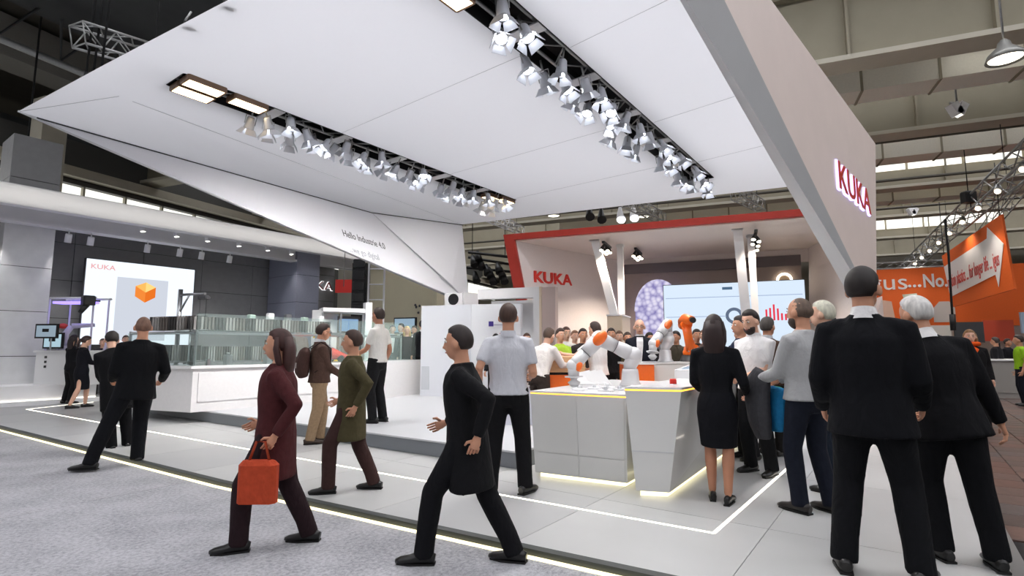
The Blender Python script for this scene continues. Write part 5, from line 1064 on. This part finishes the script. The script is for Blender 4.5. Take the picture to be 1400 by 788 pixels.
    # ---- shoes
    for k in (-1, 1):
        td = Matrix.Rotation(R(toes[0] if k < 0 else toes[1]), 3, 'Z') @ Vector((0, 1, 0)); a0 = Vector((ank[k].x, ank[k].y, ank[k].z - 0.085*s)); sd_ = Vector((td.y, -td.x, 0))
        w = 1.0 if legs != 'skirt' else 0.78
        q = MB().tube([a0 - td*0.085*s + Vector((0,0,0.04*s)), a0 - td*0.055*s + Vector((0,0,0.045*s)), a0 + td*0.03*s + Vector((0,0,0.045*s)), a0 + td*0.10*s + Vector((0,0,0.032*s)), a0 + td*0.165*s + Vector((0,0,0.026*s)), a0 + td*0.20*s + Vector((0,0,0.022*s))],
                 [(0.026*s*w, 0.032*s), (0.038*s*w, 0.045*s), (0.042*s*w, 0.045*s), (0.048*s*w, 0.032*s), (0.044*s*w, 0.026*s), (0.02*s*w, 0.014*s)], 12, ax=sd_)
        sho = part(q, 'shoe', mat('shoe_%02x%02x%02x' % tuple(shoec), shoec, 0.35))
        if lod == 0: part(MB().slab([a0 - td*0.085*s - sd_*0.034*s*w, a0 - td*0.085*s + sd_*0.034*s*w, a0 + td*0.10*s + sd_*0.048*s*w, a0 + td*0.19*s + sd_*0.02*s*w, a0 + td*0.19*s - sd_*0.02*s*w, a0 + td*0.10*s - sd_*0.048*s*w], (0, 0, 0.014*s)), 'sole', mat('sole_black', (14, 13, 13), 0.6), sho)
    # ---- upper clothing
    long_sl = top in ('suit', 'coat', 'sweater', 'blazer', 'shirt', 'jacket')
    hem = {'suit': -0.15, 'coat': -0.36, 'sweater': -0.04, 'blazer': -0.08, 'shirt': -0.02, 'jacket': -0.06, 'polo': -0.03, 'vest': -0.03}[top]
    ex = {'suit': 0.026, 'coat': 0.035, 'sweater': 0.024, 'blazer': 0.016, 'shirt': 0.016, 'jacket': 0.034, 'polo': 0.018, 'vest': 0.022}[top]
    if tuck: hem = tuck
    q = MB()
    prof = [(hem, 0.178 + (0.008 if hem < -0.1 else 0), 0.132), (0.0, 0.164, 0.12), (0.12, 0.150 if top != 'blazer' else 0.138, 0.106), (0.28, 0.168, 0.116), (0.40, 0.170, 0.110), (0.465, 0.132, 0.090), (0.52, 0.082, 0.07), (0.552, 0.062, 0.064)]
    if hem > -0.02: prof = [(hem, 0.160, 0.116)] + prof[2:]
    if top in ('blazer',): prof = [(z, w*0.94, d*0.96) for z, w, d in prof]
    q.tube([T(0, 0 if z < 0.5 else -0.012, z) for z, _, _ in prof], [((w*bw + ex)*s if z < 0.5 else (w + ex*0.6)*s, (d*bw + ex)*s if z < 0.5 else (d + ex*0.6)*s) for z, w, d in prof], 20, ax=ax)
    for k in (-1, 1):
        sr = 0.0 if top != 'blazer' else -0.008
        if long_sl:
            q.tube([sh[k] - rt*0.09*k*s + up*0.012*s, sh[k] + (rt*0.004*k - up*0.008)*s, sh[k].lerp(elb[k], 0.4), elb[k], elb[k].lerp(wr[k], 0.5), elb[k].lerp(wr[k], 0.96)], [(r_ + sr)*s for r_ in (0.062, 0.070, 0.068, 0.061, 0.054, 0.046)], 12)
        else:
            q.tube([sh[k] - rt*0.09*k*s + up*0.012*s, sh[k] + (rt*0.004*k - up*0.006)*s, sh[k].lerp(elb[k], 0.4), sh[k].lerp(elb[k], 0.72)], [r_*s for r_ in (0.058, 0.066, 0.066, 0.064)], 12)
    tp = cloth(q, {'suit': 'suit_jacket', 'coat': 'coat', 'sweater': 'sweater', 'blazer': 'blazer', 'shirt': 'shirt', 'jacket': 'jacket', 'polo': 'polo_shirt', 'vest': 'safety_vest'}[top], topc)
    if collar:
        part(MB().tube([neck + (up*-0.035 - fw*0.004)*s, neck + (up*0.012 + fw*0.002)*s, neck + (up*0.036 + fw*0.006)*s], [(0.082*s, 0.084*s), (0.068*s, 0.071*s), (0.062*s, 0.066*s)], 18, cap=False, ax=rt), 'shirt_collar', fabric(collar))
        if top in ('suit', 'jacket') and facing:
            sf_ = MB(); row = [(0.525, 0.050, 0.072), (0.46, 0.052, 0.108*bw + ex), (0.38, 0.050, 0.118*bw + ex), (0.26, 0.038, 0.124*bw + ex), (0.14, 0.022, 0.118*bw + ex), (0.04, 0.012, 0.124*bw + ex)]
            for (z0, w0, y0), (z1, w1, y1) in zip(row, row[1:]): sf_.slab([T(-w0, y0, z0), T(w0, y0, z0), T(w1, y1, z1), T(-w1, y1, z1)], fw*0.008*s)
            part(sf_, 'shirt_front', fabric(collar))
    if top == 'polo' and lod == 0:
        part(MB().tube([neck + (up*-0.04)*s, neck + (up*0.004)*s, neck + (up*0.022)*s], [(0.086*s, 0.088*s), (0.074*s, 0.078*s), (0.068*s, 0.072*s)], 18, cap=False, ax=rt), 'collar', fabric(topc))
    # ---- hair
    hm = mat('hair_%02x%02x%02x' % tuple(hairc), hairc, 0.6, noise=0.25, scale=40, stretch=(1, 1, 0.25))
    def hfn(d):
        y, z = d.y, d.z
        ss = lambda a, b, x: (lambda q_: q_*q_*(3 - 2*q_))(min(1, max(0, (x - a)/(b - a))))
        line = 0.62*ss(-0.05, 0.55, y) - 0.60*ss(0.05, -0.35, y)          # hairline height from nape to brow
        on = ss(line - 0.10, line + 0.12, z)
        if hair == 'bald': return 0.93 + 0.105*ss(-0.62, -0.45, z)*ss(0.12, -0.06, z)*ss(0.15, 0.0, y)
        return 0.92 + 0.17*on
    if hair != 'none':
        hr = part(MB().ell(HP(0, -0.010, 0.022), (0.077*hs2, 0.098*hs2, 0.104*hs2), Rh, 28, 20, hfn), 'hair', hm)
        if hair == 'long':
            part(MB().tube([HP(0, -0.06, 0.06), HP(0, -0.085, -0.02), HP(0, -0.088, -0.10), HP(0, -0.085, -0.2), HP(0, -0.08, -0.27)], [(0.072*s, 0.05*s), (0.088*s, 0.05*s), (0.096*s, 0.05*s), (0.092*s, 0.042*s), (0.06*s, 0.02*s)], 16, ax=Rh @ Vector((1, 0, 0))), 'hair_length', hm, hr)
            for k in (-1, 1): part(MB().tube([HP(0.066*k, -0.01, 0.06), HP(0.082*k, -0.01, -0.03), HP(0.082*k, -0.03, -0.12), HP(0.07*k, -0.05, -0.2)], [0.02*s, 0.026*s, 0.026*s, 0.014*s], 10), 'hair_strand', hm, hr)
        if hair == 'ponytail':
            part(MB().tube([HP(0, -0.09, 0.04), HP(0, -0.125, 0.01), HP(0, -0.13, -0.08), HP(0, -0.12, -0.2)], [0.02*s, 0.03*s, 0.03*s, 0.01*s], 10), 'ponytail', hm, hr)
        if hair == 'bun': part(MB().ell(HP(0, -0.11, 0.03), (0.04*s, 0.035*s, 0.04*s)), 'hair_bun', hm, hr)
    if beard:
        def bfn(d): return 1.10 if (d.y > -0.15 and d.z < 0.12 and not (d.y > 0.75 and d.z > -0.12)) else 0.9
        part(MB().ell(HP(0, 0.024, -0.055), (0.055*hs2, 0.064*hs2, 0.072*hs2), Rh, 20, 14, bfn), 'beard', mat('hair_%02x%02x%02x' % tuple(beard), beard, 0.7, noise=0.2, scale=60))
    if facing and lod < 2:
        ew = mat('eye_white', (225, 222, 216), 0.3); ei = mat('eye_dark', (40, 30, 26), 0.3)
        for k in (-1, 1):
            e = part(MB().ell(HP(0.029*k, 0.074, 0.014), (0.013*hs2, 0.011*hs2, 0.008*hs2), Rh, 10, 7), 'eye', ew); part(MB().ell(HP(0.029*k, 0.0845, 0.014), (0.0055*hs2, 0.003*hs2, 0.006*hs2), Rh, 8, 6), 'iris', ei, e)
            part(MB().tube([HP(0.012*k, 0.086, 0.033), HP(0.03*k, 0.084, 0.038), HP(0.046*k, 0.072, 0.033)], [0.003*s, 0.004*s, 0.002*s], 6), 'eyebrow', hm)
        part(MB().ell(HP(0, 0.083, -0.062), (0.021*hs2, 0.008*hs2, 0.006*hs2), Rh, 10, 6), 'mouth', mat('lips', (170, 100, 92), 0.5))
    if glasses:
        gm = mat('glasses_black', (20, 20, 22), 0.3)
        for k in (-1, 1):
            pts = [HP(0.031*k + 0.022*math.cos(a_), 0.094, 0.014 + 0.016*math.sin(a_)) for a_ in [2*math.pi*i/10 for i in range(11)]]
            part(MB().tube(pts, 0.002*s, 5), 'glasses_rim', gm); part(MB().tube([HP(0.053*k, 0.092, 0.018), HP(0.078*k, 0.0, 0.012)], 0.002*s, 5), 'glasses_temple', gm)
        part(MB().tube([HP(-0.01, 0.095, 0.018), HP(0.01, 0.095, 0.018)], 0.002*s, 5), 'glasses_bridge', gm)
    t['_'] = 0; del t['_']
    return dict(t=t, neck=neck, hip=hip, sh=sh, elb=elb, wr=wr, T=T, HP=HP, s=s, fw=fw, rt=rt, up=up, knee=knee)
def cp(px, py, z=0.0): return fl(px, py, z)
BLK = (15, 16, 20); NAVY = (22, 24, 34); WHT = (232, 230, 230); LGREY = (196, 197, 202)
def deg_away(p, off=0): return -math.atan2(p.x, p.y) + R(off)         # turned away from the viewer, plus an offset (positive = anticlockwise)
# --- near right
p = cp(1204, 786); big = person('tall man in a black suit standing at the right, seen from behind', p, deg_away(p, -4), 1.93, 'suit', (14, 15, 20), (13, 14, 18), hair='short', hairc=(28, 20, 18), skin='mid', lf=(-0.17, -0.02), rf=(0.19, 0.0), lh=(-0.25, 0.14, 0.90), rh=(0.25, 0.20, 0.93), collar=WHT, hyaw=-16, toes=(14, -14), build=1.12, facing=False)
p = cp(1322, 770); person('white-haired man in a dark suit leaning towards the tall man', p, deg_away(p, 24), 1.77, 'suit', (14, 14, 18), (13, 14, 18), hair='short', hairc=(214, 212, 208), skin='mid', lf=(-0.12, 0.06), rf=(0.13, -0.06), lh=(-0.14, 0.34, 1.10), rh=(0.30, 0.06, 0.86), collar=WHT, lean=8, side=-7, hx=-0.05, hyaw=32, hpitch=8, facing=False, build=1.12)
p = cp(1112, 700); gs = person('bald man in a light grey sweater with jackets over his arm', p, deg_away(p, 52), 1.84, 'sweater', (172, 173, 174), (24, 28, 40), legs='jeans', shoec=(34, 30, 28), hair='bald', hairc=(96, 78, 66), skin='mid', lf=(-0.12, 0.05), rf=(0.12, -0.05), lh=(-0.16, 0.36, 1.05), rh=(0.12, 0.37, 1.05), hyaw=8, facing=True, lod=0, beard=(70, 56, 48), build=1.08, toes=(4, -4))
p = cp(1142, 672); person('white-haired man in black behind the grey sweater', p, deg_away(p, 70), 1.86, 'jacket', (24, 24, 28), (26, 34, 46), legs='jeans', hair='short', hairc=(206, 204, 186), skin='light', hyaw=12, lod=0, collar=(120, 118, 116))
p = cp(988, 686); lady = person('woman with long dark hair in a black skirt suit at the tapered counter', p, deg_away(p, -6), 1.70, 'blazer', (13, 14, 19), (16, 16, 20), legs='skirt', skirtc=(14, 15, 21), hair='long', hairc=(40, 22, 20), skin='tan', lf=(-0.09, 0.06), rf=(0.06, -0.05), lh=(-0.20, 0.30, 1.02), rh=(0.24, 0.2, 1.0), facing=False, kneez=0.50)
p = cp(1040, 648); bd = person('bearded man in a white polo shirt looking down', p, R(180) - math.atan2(p.x, p.y) + R(-34), 1.83, 'polo', WHT, (17, 18, 22), hair='short', hairc=(40, 30, 26), beard=(44, 32, 26), skin='light', lf=(-0.13, 0.02), rf=(0.13, 0.0), lh=(-0.06, 0.30, 1.04), rh=(0.05, 0.30, 1.03), hpitch=14, lod=0, build=1.06, tuck=-0.05)
p = cp(1022, 628); person('dark-haired man in a navy jacket behind the bearded man', p, R(180) - math.atan2(p.x, p.y) + R(-60), 1.80, 'jacket', (30, 38, 62), (18, 18, 22), hair='short', hairc=(34, 24, 20), skin='mid', lod=1)
p = cp(1058, 622); person('man in a brown jacket with grey-flecked hair facing the data screen', p, deg_away(p, -30), 1.80, 'jacket', (72, 52, 42), (24, 22, 22), hair='short', hairc=(72, 66, 62), skin='mid', lod=1, facing=False, collar=LGREY)
p = cp(1146, 628); person('dark-haired man far behind the tall man shoulder', p, deg_away(p, 100), 1.80, 'jacket', (30, 28, 30), (24, 22, 22), hair='short', hairc=(20, 16, 16), skin='mid', lod=1)
# jackets carried over the arm
HG_ = gs; q0 = gs['t']
def carried(label, name, col, pts, rads):
    f = Fr(math.degrees(q0.rotation_euler[2])); base = Vector(q0.location)
    wp = [base + f.w(v) for v in pts]; t = thing(name, label, 'jacket', WF, tuple(wp[0]))
    o = ORI[t.name]; mb = MB().tube(wp, rads, 14, ax=f.w((0.3, 1, 0))); me = bake(mb, 0.02, 8); me.materials.clear(); me.materials.append(fabric(col))
    ob = bpy.data.objects.new('draped_cloth', me); COL.objects.link(ob); ob.parent = t; ob.location = -o; return t, wp, f
t_, wp, f = carried('dark grey jacket hanging over the arm of the man in the grey sweater', 'carried_jacket', (62, 62, 66), [Vector((-0.14, 0.32, 1.16)), Vector((-0.15, 0.36, 1.08)), Vector((-0.16, 0.38, 0.9)), Vector((-0.15, 0.37, 0.70)), Vector((-0.13, 0.35, 0.55))], [(0.12, 0.05), (0.15, 0.08), (0.16, 0.085), (0.15, 0.075), (0.10, 0.05)])
MB().tube([wp[0], wp[1]], 0.03, 8).build('collar_roll', fabric((50, 50, 54)), t_)
t_, wp, f = carried('blue jacket hanging over the arm next to the dark grey one', 'carried_jacket', (28, 112, 160), [Vector((-0.02, 0.26, 1.02)), Vector((-0.03, 0.27, 0.95)), Vector((-0.04, 0.28, 0.78)), Vector((-0.04, 0.27, 0.62))], [(0.11, 0.05), (0.13, 0.07), (0.13, 0.07), (0.10, 0.05)])
MB().tube([wp[0], wp[1]], 0.03, 8).build('green_lining', fabric((70, 150, 90)), t_)
# name badge of the bearded man
# --- centre
p = cp(690, 676); person('man in a light grey polo shirt and black trousers, seen from behind', p, deg_away(p, -4), 1.84, 'polo', (206, 207, 214), (15, 15, 18), hair='short', hairc=(62, 40, 30), skin='mid', lf=(-0.13, -0.02), rf=(0.19, 0.06), lh=(-0.25, 0.12, 1.0), rh=(0.24, 0.24, 1.06), facing=False, build=1.05, toes=(4, -30))
p = cp(430, 606); bj = person('man in a brown jacket and khaki trousers with a backpack', p, deg_away(p, -78), 1.76, 'jacket', (78, 58, 50), (150, 126, 100), shoec=(60, 46, 38), hair='short', hairc=(48, 30, 24), skin='mid', lf=(-0.08, 0.12), rf=(0.10, -0.06), lh=(-0.12, 0.36, 1.0), rh=(0.1, 0.34, 0.98), glasses=True, hpitch=10, lod=0, collar=LGREY)
s = bj['s']; t = thing('backpack', 'dark brown backpack worn by the man in the brown jacket', 'backpack', WF, tuple(bj['t'].location)); t.rotation_euler = bj['t'].rotation_euler; ORI[t.name] = Vector((0, 0, 0))
T = bj['T']; q = MB().tube([T(0, -0.23, 0.02), T(0, -0.25, 0.1), T(0, -0.25, 0.25), T(0, -0.22, 0.4), T(0, -0.19, 0.46)], [(0.11, 0.06), (0.15, 0.1), (0.15, 0.1), (0.13, 0.08), (0.07, 0.04)], 16, ax=(1, 0, 0)); me = bake(q, 0.018, 5); me.materials.clear(); me.materials.append(fabric((64, 44, 40))); o = bpy.data.objects.new('bag_body', me); COL.objects.link(o); o.parent = t
for k in (-1, 1): MB().tube([T(0.09*k, -0.16, 0.44), T(0.11*k, -0.02, 0.545), T(0.12*k, 0.13, 0.45), T(0.13*k, 0.13, 0.25), T(0.15*k, -0.1, 0.1)], [(0.02, 0.008)]*5, 8).build('shoulder_strap', fabric((40, 28, 26)), t)
MB().box(T(-0.06, -0.355, 0.16), T(0.06, -0.33, 0.24)).build('pocket_badge', mat('badge_grey', (150, 140, 136), 0.5), t)
p = cp(514, 578, pz); person('man in a white short-sleeved shirt standing on the plinth', p, deg_away(p, 60), 1.84, 'polo', (228, 226, 220), (22, 22, 24), hair='short', hairc=(46, 32, 26), skin='tan', lf=(-0.1, 0.03), rf=(0.12, -0.02), lh=(-0.14, 0.34, 1.02), rh=(0.27, 0.04, 0.88), lod=0, hyaw=-14)
# --- left
p = cp(158, 638, ZC); person('man with bald crown in a black suit standing on the carpet', p, deg_away(p, 6), 1.88, 'suit', (13, 14, 18), (14, 15, 20), hair='bald', hairc=(120, 88, 72), skin='mid', hx=0.16, lf=(-0.26, -0.10), rf=(0.20, 0.02), lh=(-0.08, 0.20, 0.98), rh=(0.42, 0.18, 0.96), facing=False, toes=(60, 10), build=1.08, side=3)
p = cp(163, 616, ZC); person('person in a long black coat bending forward beside the bald man', p, deg_away(p, 10), 1.72, 'coat', (16, 16, 19), (14, 14, 17), hair='short', hairc=(30, 22, 22), skin='light', lean=16, hpitch=18, lh=(-0.2, 0.4, 0.98), rh=(0.1, 0.42, 1.0), side=-6, hx=-0.1, lod=0, lf=(-0.10, 0.0), rf=(0.10, 0.06), facing=False)
p = cp(106, 558); person('woman in a dark skirt suit with long hair, bare legs, at the information desk', p, deg_away(p, -72), 1.70, 'blazer', (20, 20, 27), (18, 18, 22), legs='skirt', skirtc=(18, 19, 26), hair='ponytail', hairc=(46, 28, 26), skin='light', lf=(-0.08, 0.20), rf=(0.08, -0.16), lh=(-0.14, 0.38, 1.04), rh=(0.1, 0.38, 1.02), hpitch=14, lod=0)
p = cp(93, 552); person('second dark-haired woman in black close behind the first', p, deg_away(p, -60), 1.72, 'blazer', (16, 16, 20), (18, 18, 20), legs='trousers', hair='long', hairc=(34, 22, 22), skin='light', lod=1, lh=(-0.14, 0.34, 1.04), rh=(0.1, 0.34, 1.02))
for i, (px, py, H, c, hc_, sk, l, y) in enumerate([(156, 560, 1.82, (200, 190, 196), (70, 48, 40), 'light', 'pale-shirted man in front of the big white screen', 15.2), (171, 560, 1.74, (120, 104, 108), (60, 44, 38), 'light', 'man half hidden beside the pale-shirted man at the screen', 15.0),
        (140, 560, 1.66, (40, 36, 42), (60, 44, 40), 'light', 'woman half hidden between the coat and the screen', 15.6)]):
    q = dep(px, 476, y); person(l, (q.x, q.y, 0), R(180) + deg_away(q, 20 - 15*i), H, 'shirt', c, (40, 36, 38), hair='short', hairc=hc_, skin=sk, lod=1)
# --- the crowd round the robots and behind the glass
def at(px, y, z=0.0): q = dep(px, 476, y); return Vector((q.x, q.y, z))
p = at(875, 9.3); person('bald man with glasses in an open dark jacket facing the robots', p, R(180) + deg_away(p, 0), 1.90, 'suit', (24, 26, 36), (18, 18, 22), hair='bald', hairc=(80, 62, 54), skin='light', collar=WHT, glasses=True, lod=0, hpitch=8, lh=(-0.16, 0.2, 0.98), rh=(0.16, 0.2, 0.98))
p = at(818, 8.7); person('man in a white T-shirt reaching out to the left over the robots', p, deg_away(p, 50), 1.82, 'polo', (232, 230, 228), (24, 22, 24), hair='short', hairc=(56, 40, 34), skin='light', lod=0, lh=(-0.34, 0.46, 1.26), rh=(0.1, 0.3, 1.0), lean=6)
p = at(738, 8.4); person('man in a white shirt leaning over the orange wood block', p, deg_away(p, -40), 1.76, 'shirt', (226, 220, 216), (52, 42, 38), hair='short', hairc=(80, 60, 48), skin='light', lod=0, lean=22, lh=(-0.1, 0.55, 1.12), rh=(0.2, 0.55, 1.12), hpitch=10)
p = at(766, 9.6); person('man in a lime yellow vest behind the orange wood block', p, R(180) + deg_away(p, 30), 1.74, 'vest', (172, 206, 66), (40, 40, 44), hair='short', hairc=(60, 40, 32), skin='light', lod=1)
CROWD = [(774, 10.5, 1.80, (170, 60, 50), (70, 40, 30), 'far', 'red-haired man in a white top behind the lime vest', 'light', (214, 208, 204)),
 (797, 10.2, 1.76, None, (40, 28, 24), 'far', 'dark-haired man with glasses peering past the T-shirted man', 'mid', (52, 44, 44)),
 (836, 10.6, 1.78, None, (44, 30, 24), 'far', 'man in black right behind the T-shirted man', 'mid', (26, 24, 26)),
 (847, 11.1, 1.74, None, (90, 60, 40), 'far', 'brown-haired visitor in a rust jacket left of the bald man', 'light', (120, 66, 50)),
 (858, 10.6, 1.70, None, (60, 44, 34), 'far', 'visitor in an olive jacket next to the bald man', 'mid', (92, 84, 62)),
 (925, 10.5, 1.72, None, (40, 32, 30), 'far', 'dark-haired visitor just left of the orange robot', 'mid', (60, 54, 44)),
 (953, 10.6, 1.76, None, (36, 28, 26), 'far', 'dark-haired visitor just right of the orange robot', 'mid', (48, 44, 40)),
 (964, 10.3, 1.74, None, (110, 78, 56), 'far', 'fair visitor half hidden behind the woman with long hair', 'light', (84, 70, 66)),
 (1012, 9.6, 1.76, None, (60, 40, 34), 'far', 'visitor in a dark blue top left of the bearded man', 'mid', (32, 40, 60)),
 (678, 12.6, 1.72, None, (18, 14, 14), 'far', 'dark-haired person in black beside the white display wall', 'light', (24, 24, 28)),
 (720, 11.4, 1.70, None, (80, 50, 36), 'far', 'brown-haired person in front of the taupe door panel', 'light', (180, 160, 152)),
 (905, 11.3, 1.74, None, (52, 36, 30), 'far', 'visitor in grey below the violet flower picture', 'light', (110, 108, 112)),
 (786, 11.4, 1.76, None, (120, 84, 60), 'far', 'fair-haired visitor in brown beyond the lime vest', 'light', (128, 90, 70)),
 (888, 10.8, 1.70, None, (30, 24, 22), 'far', 'short dark visitor between bald man and grey robot', 'mid', (34, 30, 32))]
for px, y, H, _, hc_, _, l, sk, c in CROWD:
    p = at(px, y); person(l, p, R(180) + deg_away(p, random.uniform(-35, 35)), H, 'jacket', c, (28, 26, 28), hair='short', hairc=hc_, skin=sk, lod=1)
for px, y, H, c, hc_, hs, l, away in [(536, 14.8, 1.72, (26, 24, 26), (30, 22, 20), 'short', 'leftmost dark-suited person of the far group behind the glass', 200), (548, 15.2, 1.78, (22, 22, 26), (24, 20, 20), 'short', 'dark-haired man of the far group next to the blonde woman', 150),
        (556, 14.6, 1.68, (30, 26, 28), (214, 186, 128), 'long', 'blonde woman in black among the far group behind the glass', 190), (577, 14.2, 1.82, (18, 18, 22), (34, 28, 26), 'short', 'broad man in a black suit at the right of the far group', 20),
        (586, 15.4, 1.78, (20, 20, 24), (40, 30, 26), 'short', 'dark-suited man at the edge of the white display wall', 60), (566, 15.8, 1.74, (60, 64, 80), (60, 44, 36), 'short', 'person in grey-blue behind the blonde woman', 170)]:
    p = at(px, y, 0.3); person(l, p, R(away), H, 'suit' if hs == 'short' else 'blazer', c, (22, 22, 24), hair=hs, hairc=hc_, skin='light', lod=1, collar=WHT if hs == 'short' else None)
for px, y, H, c, hc_, l in [(372, 14.8, 1.72, (120, 92, 78), (92, 60, 44), 'brown-haired visitor behind the right end of the vitrine'), (391, 14.0, 1.80, (96, 66, 52), (80, 52, 38), 'visitor in a brown top behind the vitrine end'), (408, 14.4, 1.80, (170, 150, 140), (120, 84, 60), 'visitor in a pale top beside the white cabinet')]:
    p = at(px, y, 0.2); person(l, p, R(170), H, 'shirt', c, (40, 36, 36), hair='short', hairc=hc_, skin='tan', lod=1)
# --- aisle on the right
p = at(1327, 9.6, -0.05); person('woman in black with an orange scarf walking down the aisle', p, R(180) + deg_away(p, 10), 1.78, 'jacket', (22, 20, 22), (24, 22, 24), hair='long', hairc=(150, 112, 76), skin='light', lod=0, lf=(-0.1, 0.14), rf=(0.1, -0.14))
q = MB().tube([Vector((0, 0, 0)) + Vector(v) for v in ((-0.02, -0.12, 1.42), (-0.09, -0.13, 1.3), (-0.06, -0.2, 1.05))], [(0.07, 0.03), (0.07, 0.03), (0.05, 0.02)], 10); f_ = p; 
t = thing('orange_scarf', 'orange scarf of the woman walking in the aisle', 'scarf', WF, tuple(p)); ORI[t.name] = Vector((0, 0, 0))
q.build('scarf_end', fabric((236, 92, 30)), t); MB().tube([Vector((0.13*math.cos(a), 0.02 + 0.12*math.sin(a), 1.49)) for a in [2*math.pi*i/14 for i in range(15)]], 0.04, 8).build('scarf_loop', fabric((236, 92, 30)), t)
for px, y, H, c, lc_, l, aw in [(1362, 16.0, 1.76, (24, 24, 28), (20, 20, 22), 'man in black standing at the grey counter in the aisle', 30), (1394, 13.5, 1.76, (150, 200, 40), (26, 30, 40), 'worker in a lime green safety vest at the right picture edge', 60), (1378, 17.5, 1.74, (30, 30, 36), (22, 22, 24), 'dark-clothed visitor behind the safety vest worker', 200), (1350, 19.0, 1.76, (60, 50, 46), (30, 28, 28), 'far visitor in brown under the hanging banner', 150)]:
    p = at(px, y, -0.05); person(l, p, R(aw), H, 'vest' if c[1] > 150 else 'jacket', c, lc_, hair='short', hairc=(50, 38, 32), skin='mid', lod=1, facing=(aw > 90))
# --- passers-by on the carpet in front
p = cp(640, 770, ZC); person('passer-by in a black coat striding to the left across the carpet', p, R(80), 1.66, 'coat', (18, 18, 21), (16, 16, 20), hair='short', hairc=(40, 30, 28), skin='mid', lf=(-0.08, 0.34), rf=(0.08, -0.30), lh=(-0.24, -0.12, 0.92), rh=(0.24, 0.26, 0.95), lean=6, lod=0)
p = cp(478, 672, 0.0); person('passer-by in an olive coat walking past the plinth', p, R(95), 1.60, 'coat', (74, 68, 46), (62, 42, 40), hair='short', hairc=(60, 40, 32), skin='mid', lf=(-0.08, 0.24), rf=(0.08, -0.22), lh=(-0.24, -0.08, 0.92), rh=(0.24, 0.2, 0.95), lod=0)
p = cp(372, 748, ZC); person('passer-by in dark red with a long coat walking on the carpet', p, R(100), 1.62, 'coat', (74, 34, 36), (40, 26, 30), hair='long', hairc=(58, 28, 24), skin='mid', lf=(-0.08, 0.26), rf=(0.08, -0.24), lh=(-0.25, -0.04, 0.90), rh=(0.24, 0.2, 0.95), lod=0)
pb = p + Vector((0.0, -0.27, 0.02)); t = thing('orange_bag', 'orange bag carried by the passer-by in dark red', 'bag', WF, tuple(pb))
MB().bbox(pb + Vector((-0.13, -0.05, 0.36)), pb + Vector((0.13, 0.05, 0.64)), 0.03).build('bag_body', fabric((180, 70, 42)), t); MB().tube([pb + Vector((-0.07, 0, 0.63)), pb + Vector((-0.03, 0.01, 0.76)), pb + Vector((0.03, 0.01, 0.76)), pb + Vector((0.07, 0, 0.63))], 0.01, 6).build('bag_handle', fabric((150, 60, 36)), t)
if _tmp is not None: bpy.data.objects.remove(_tmp)
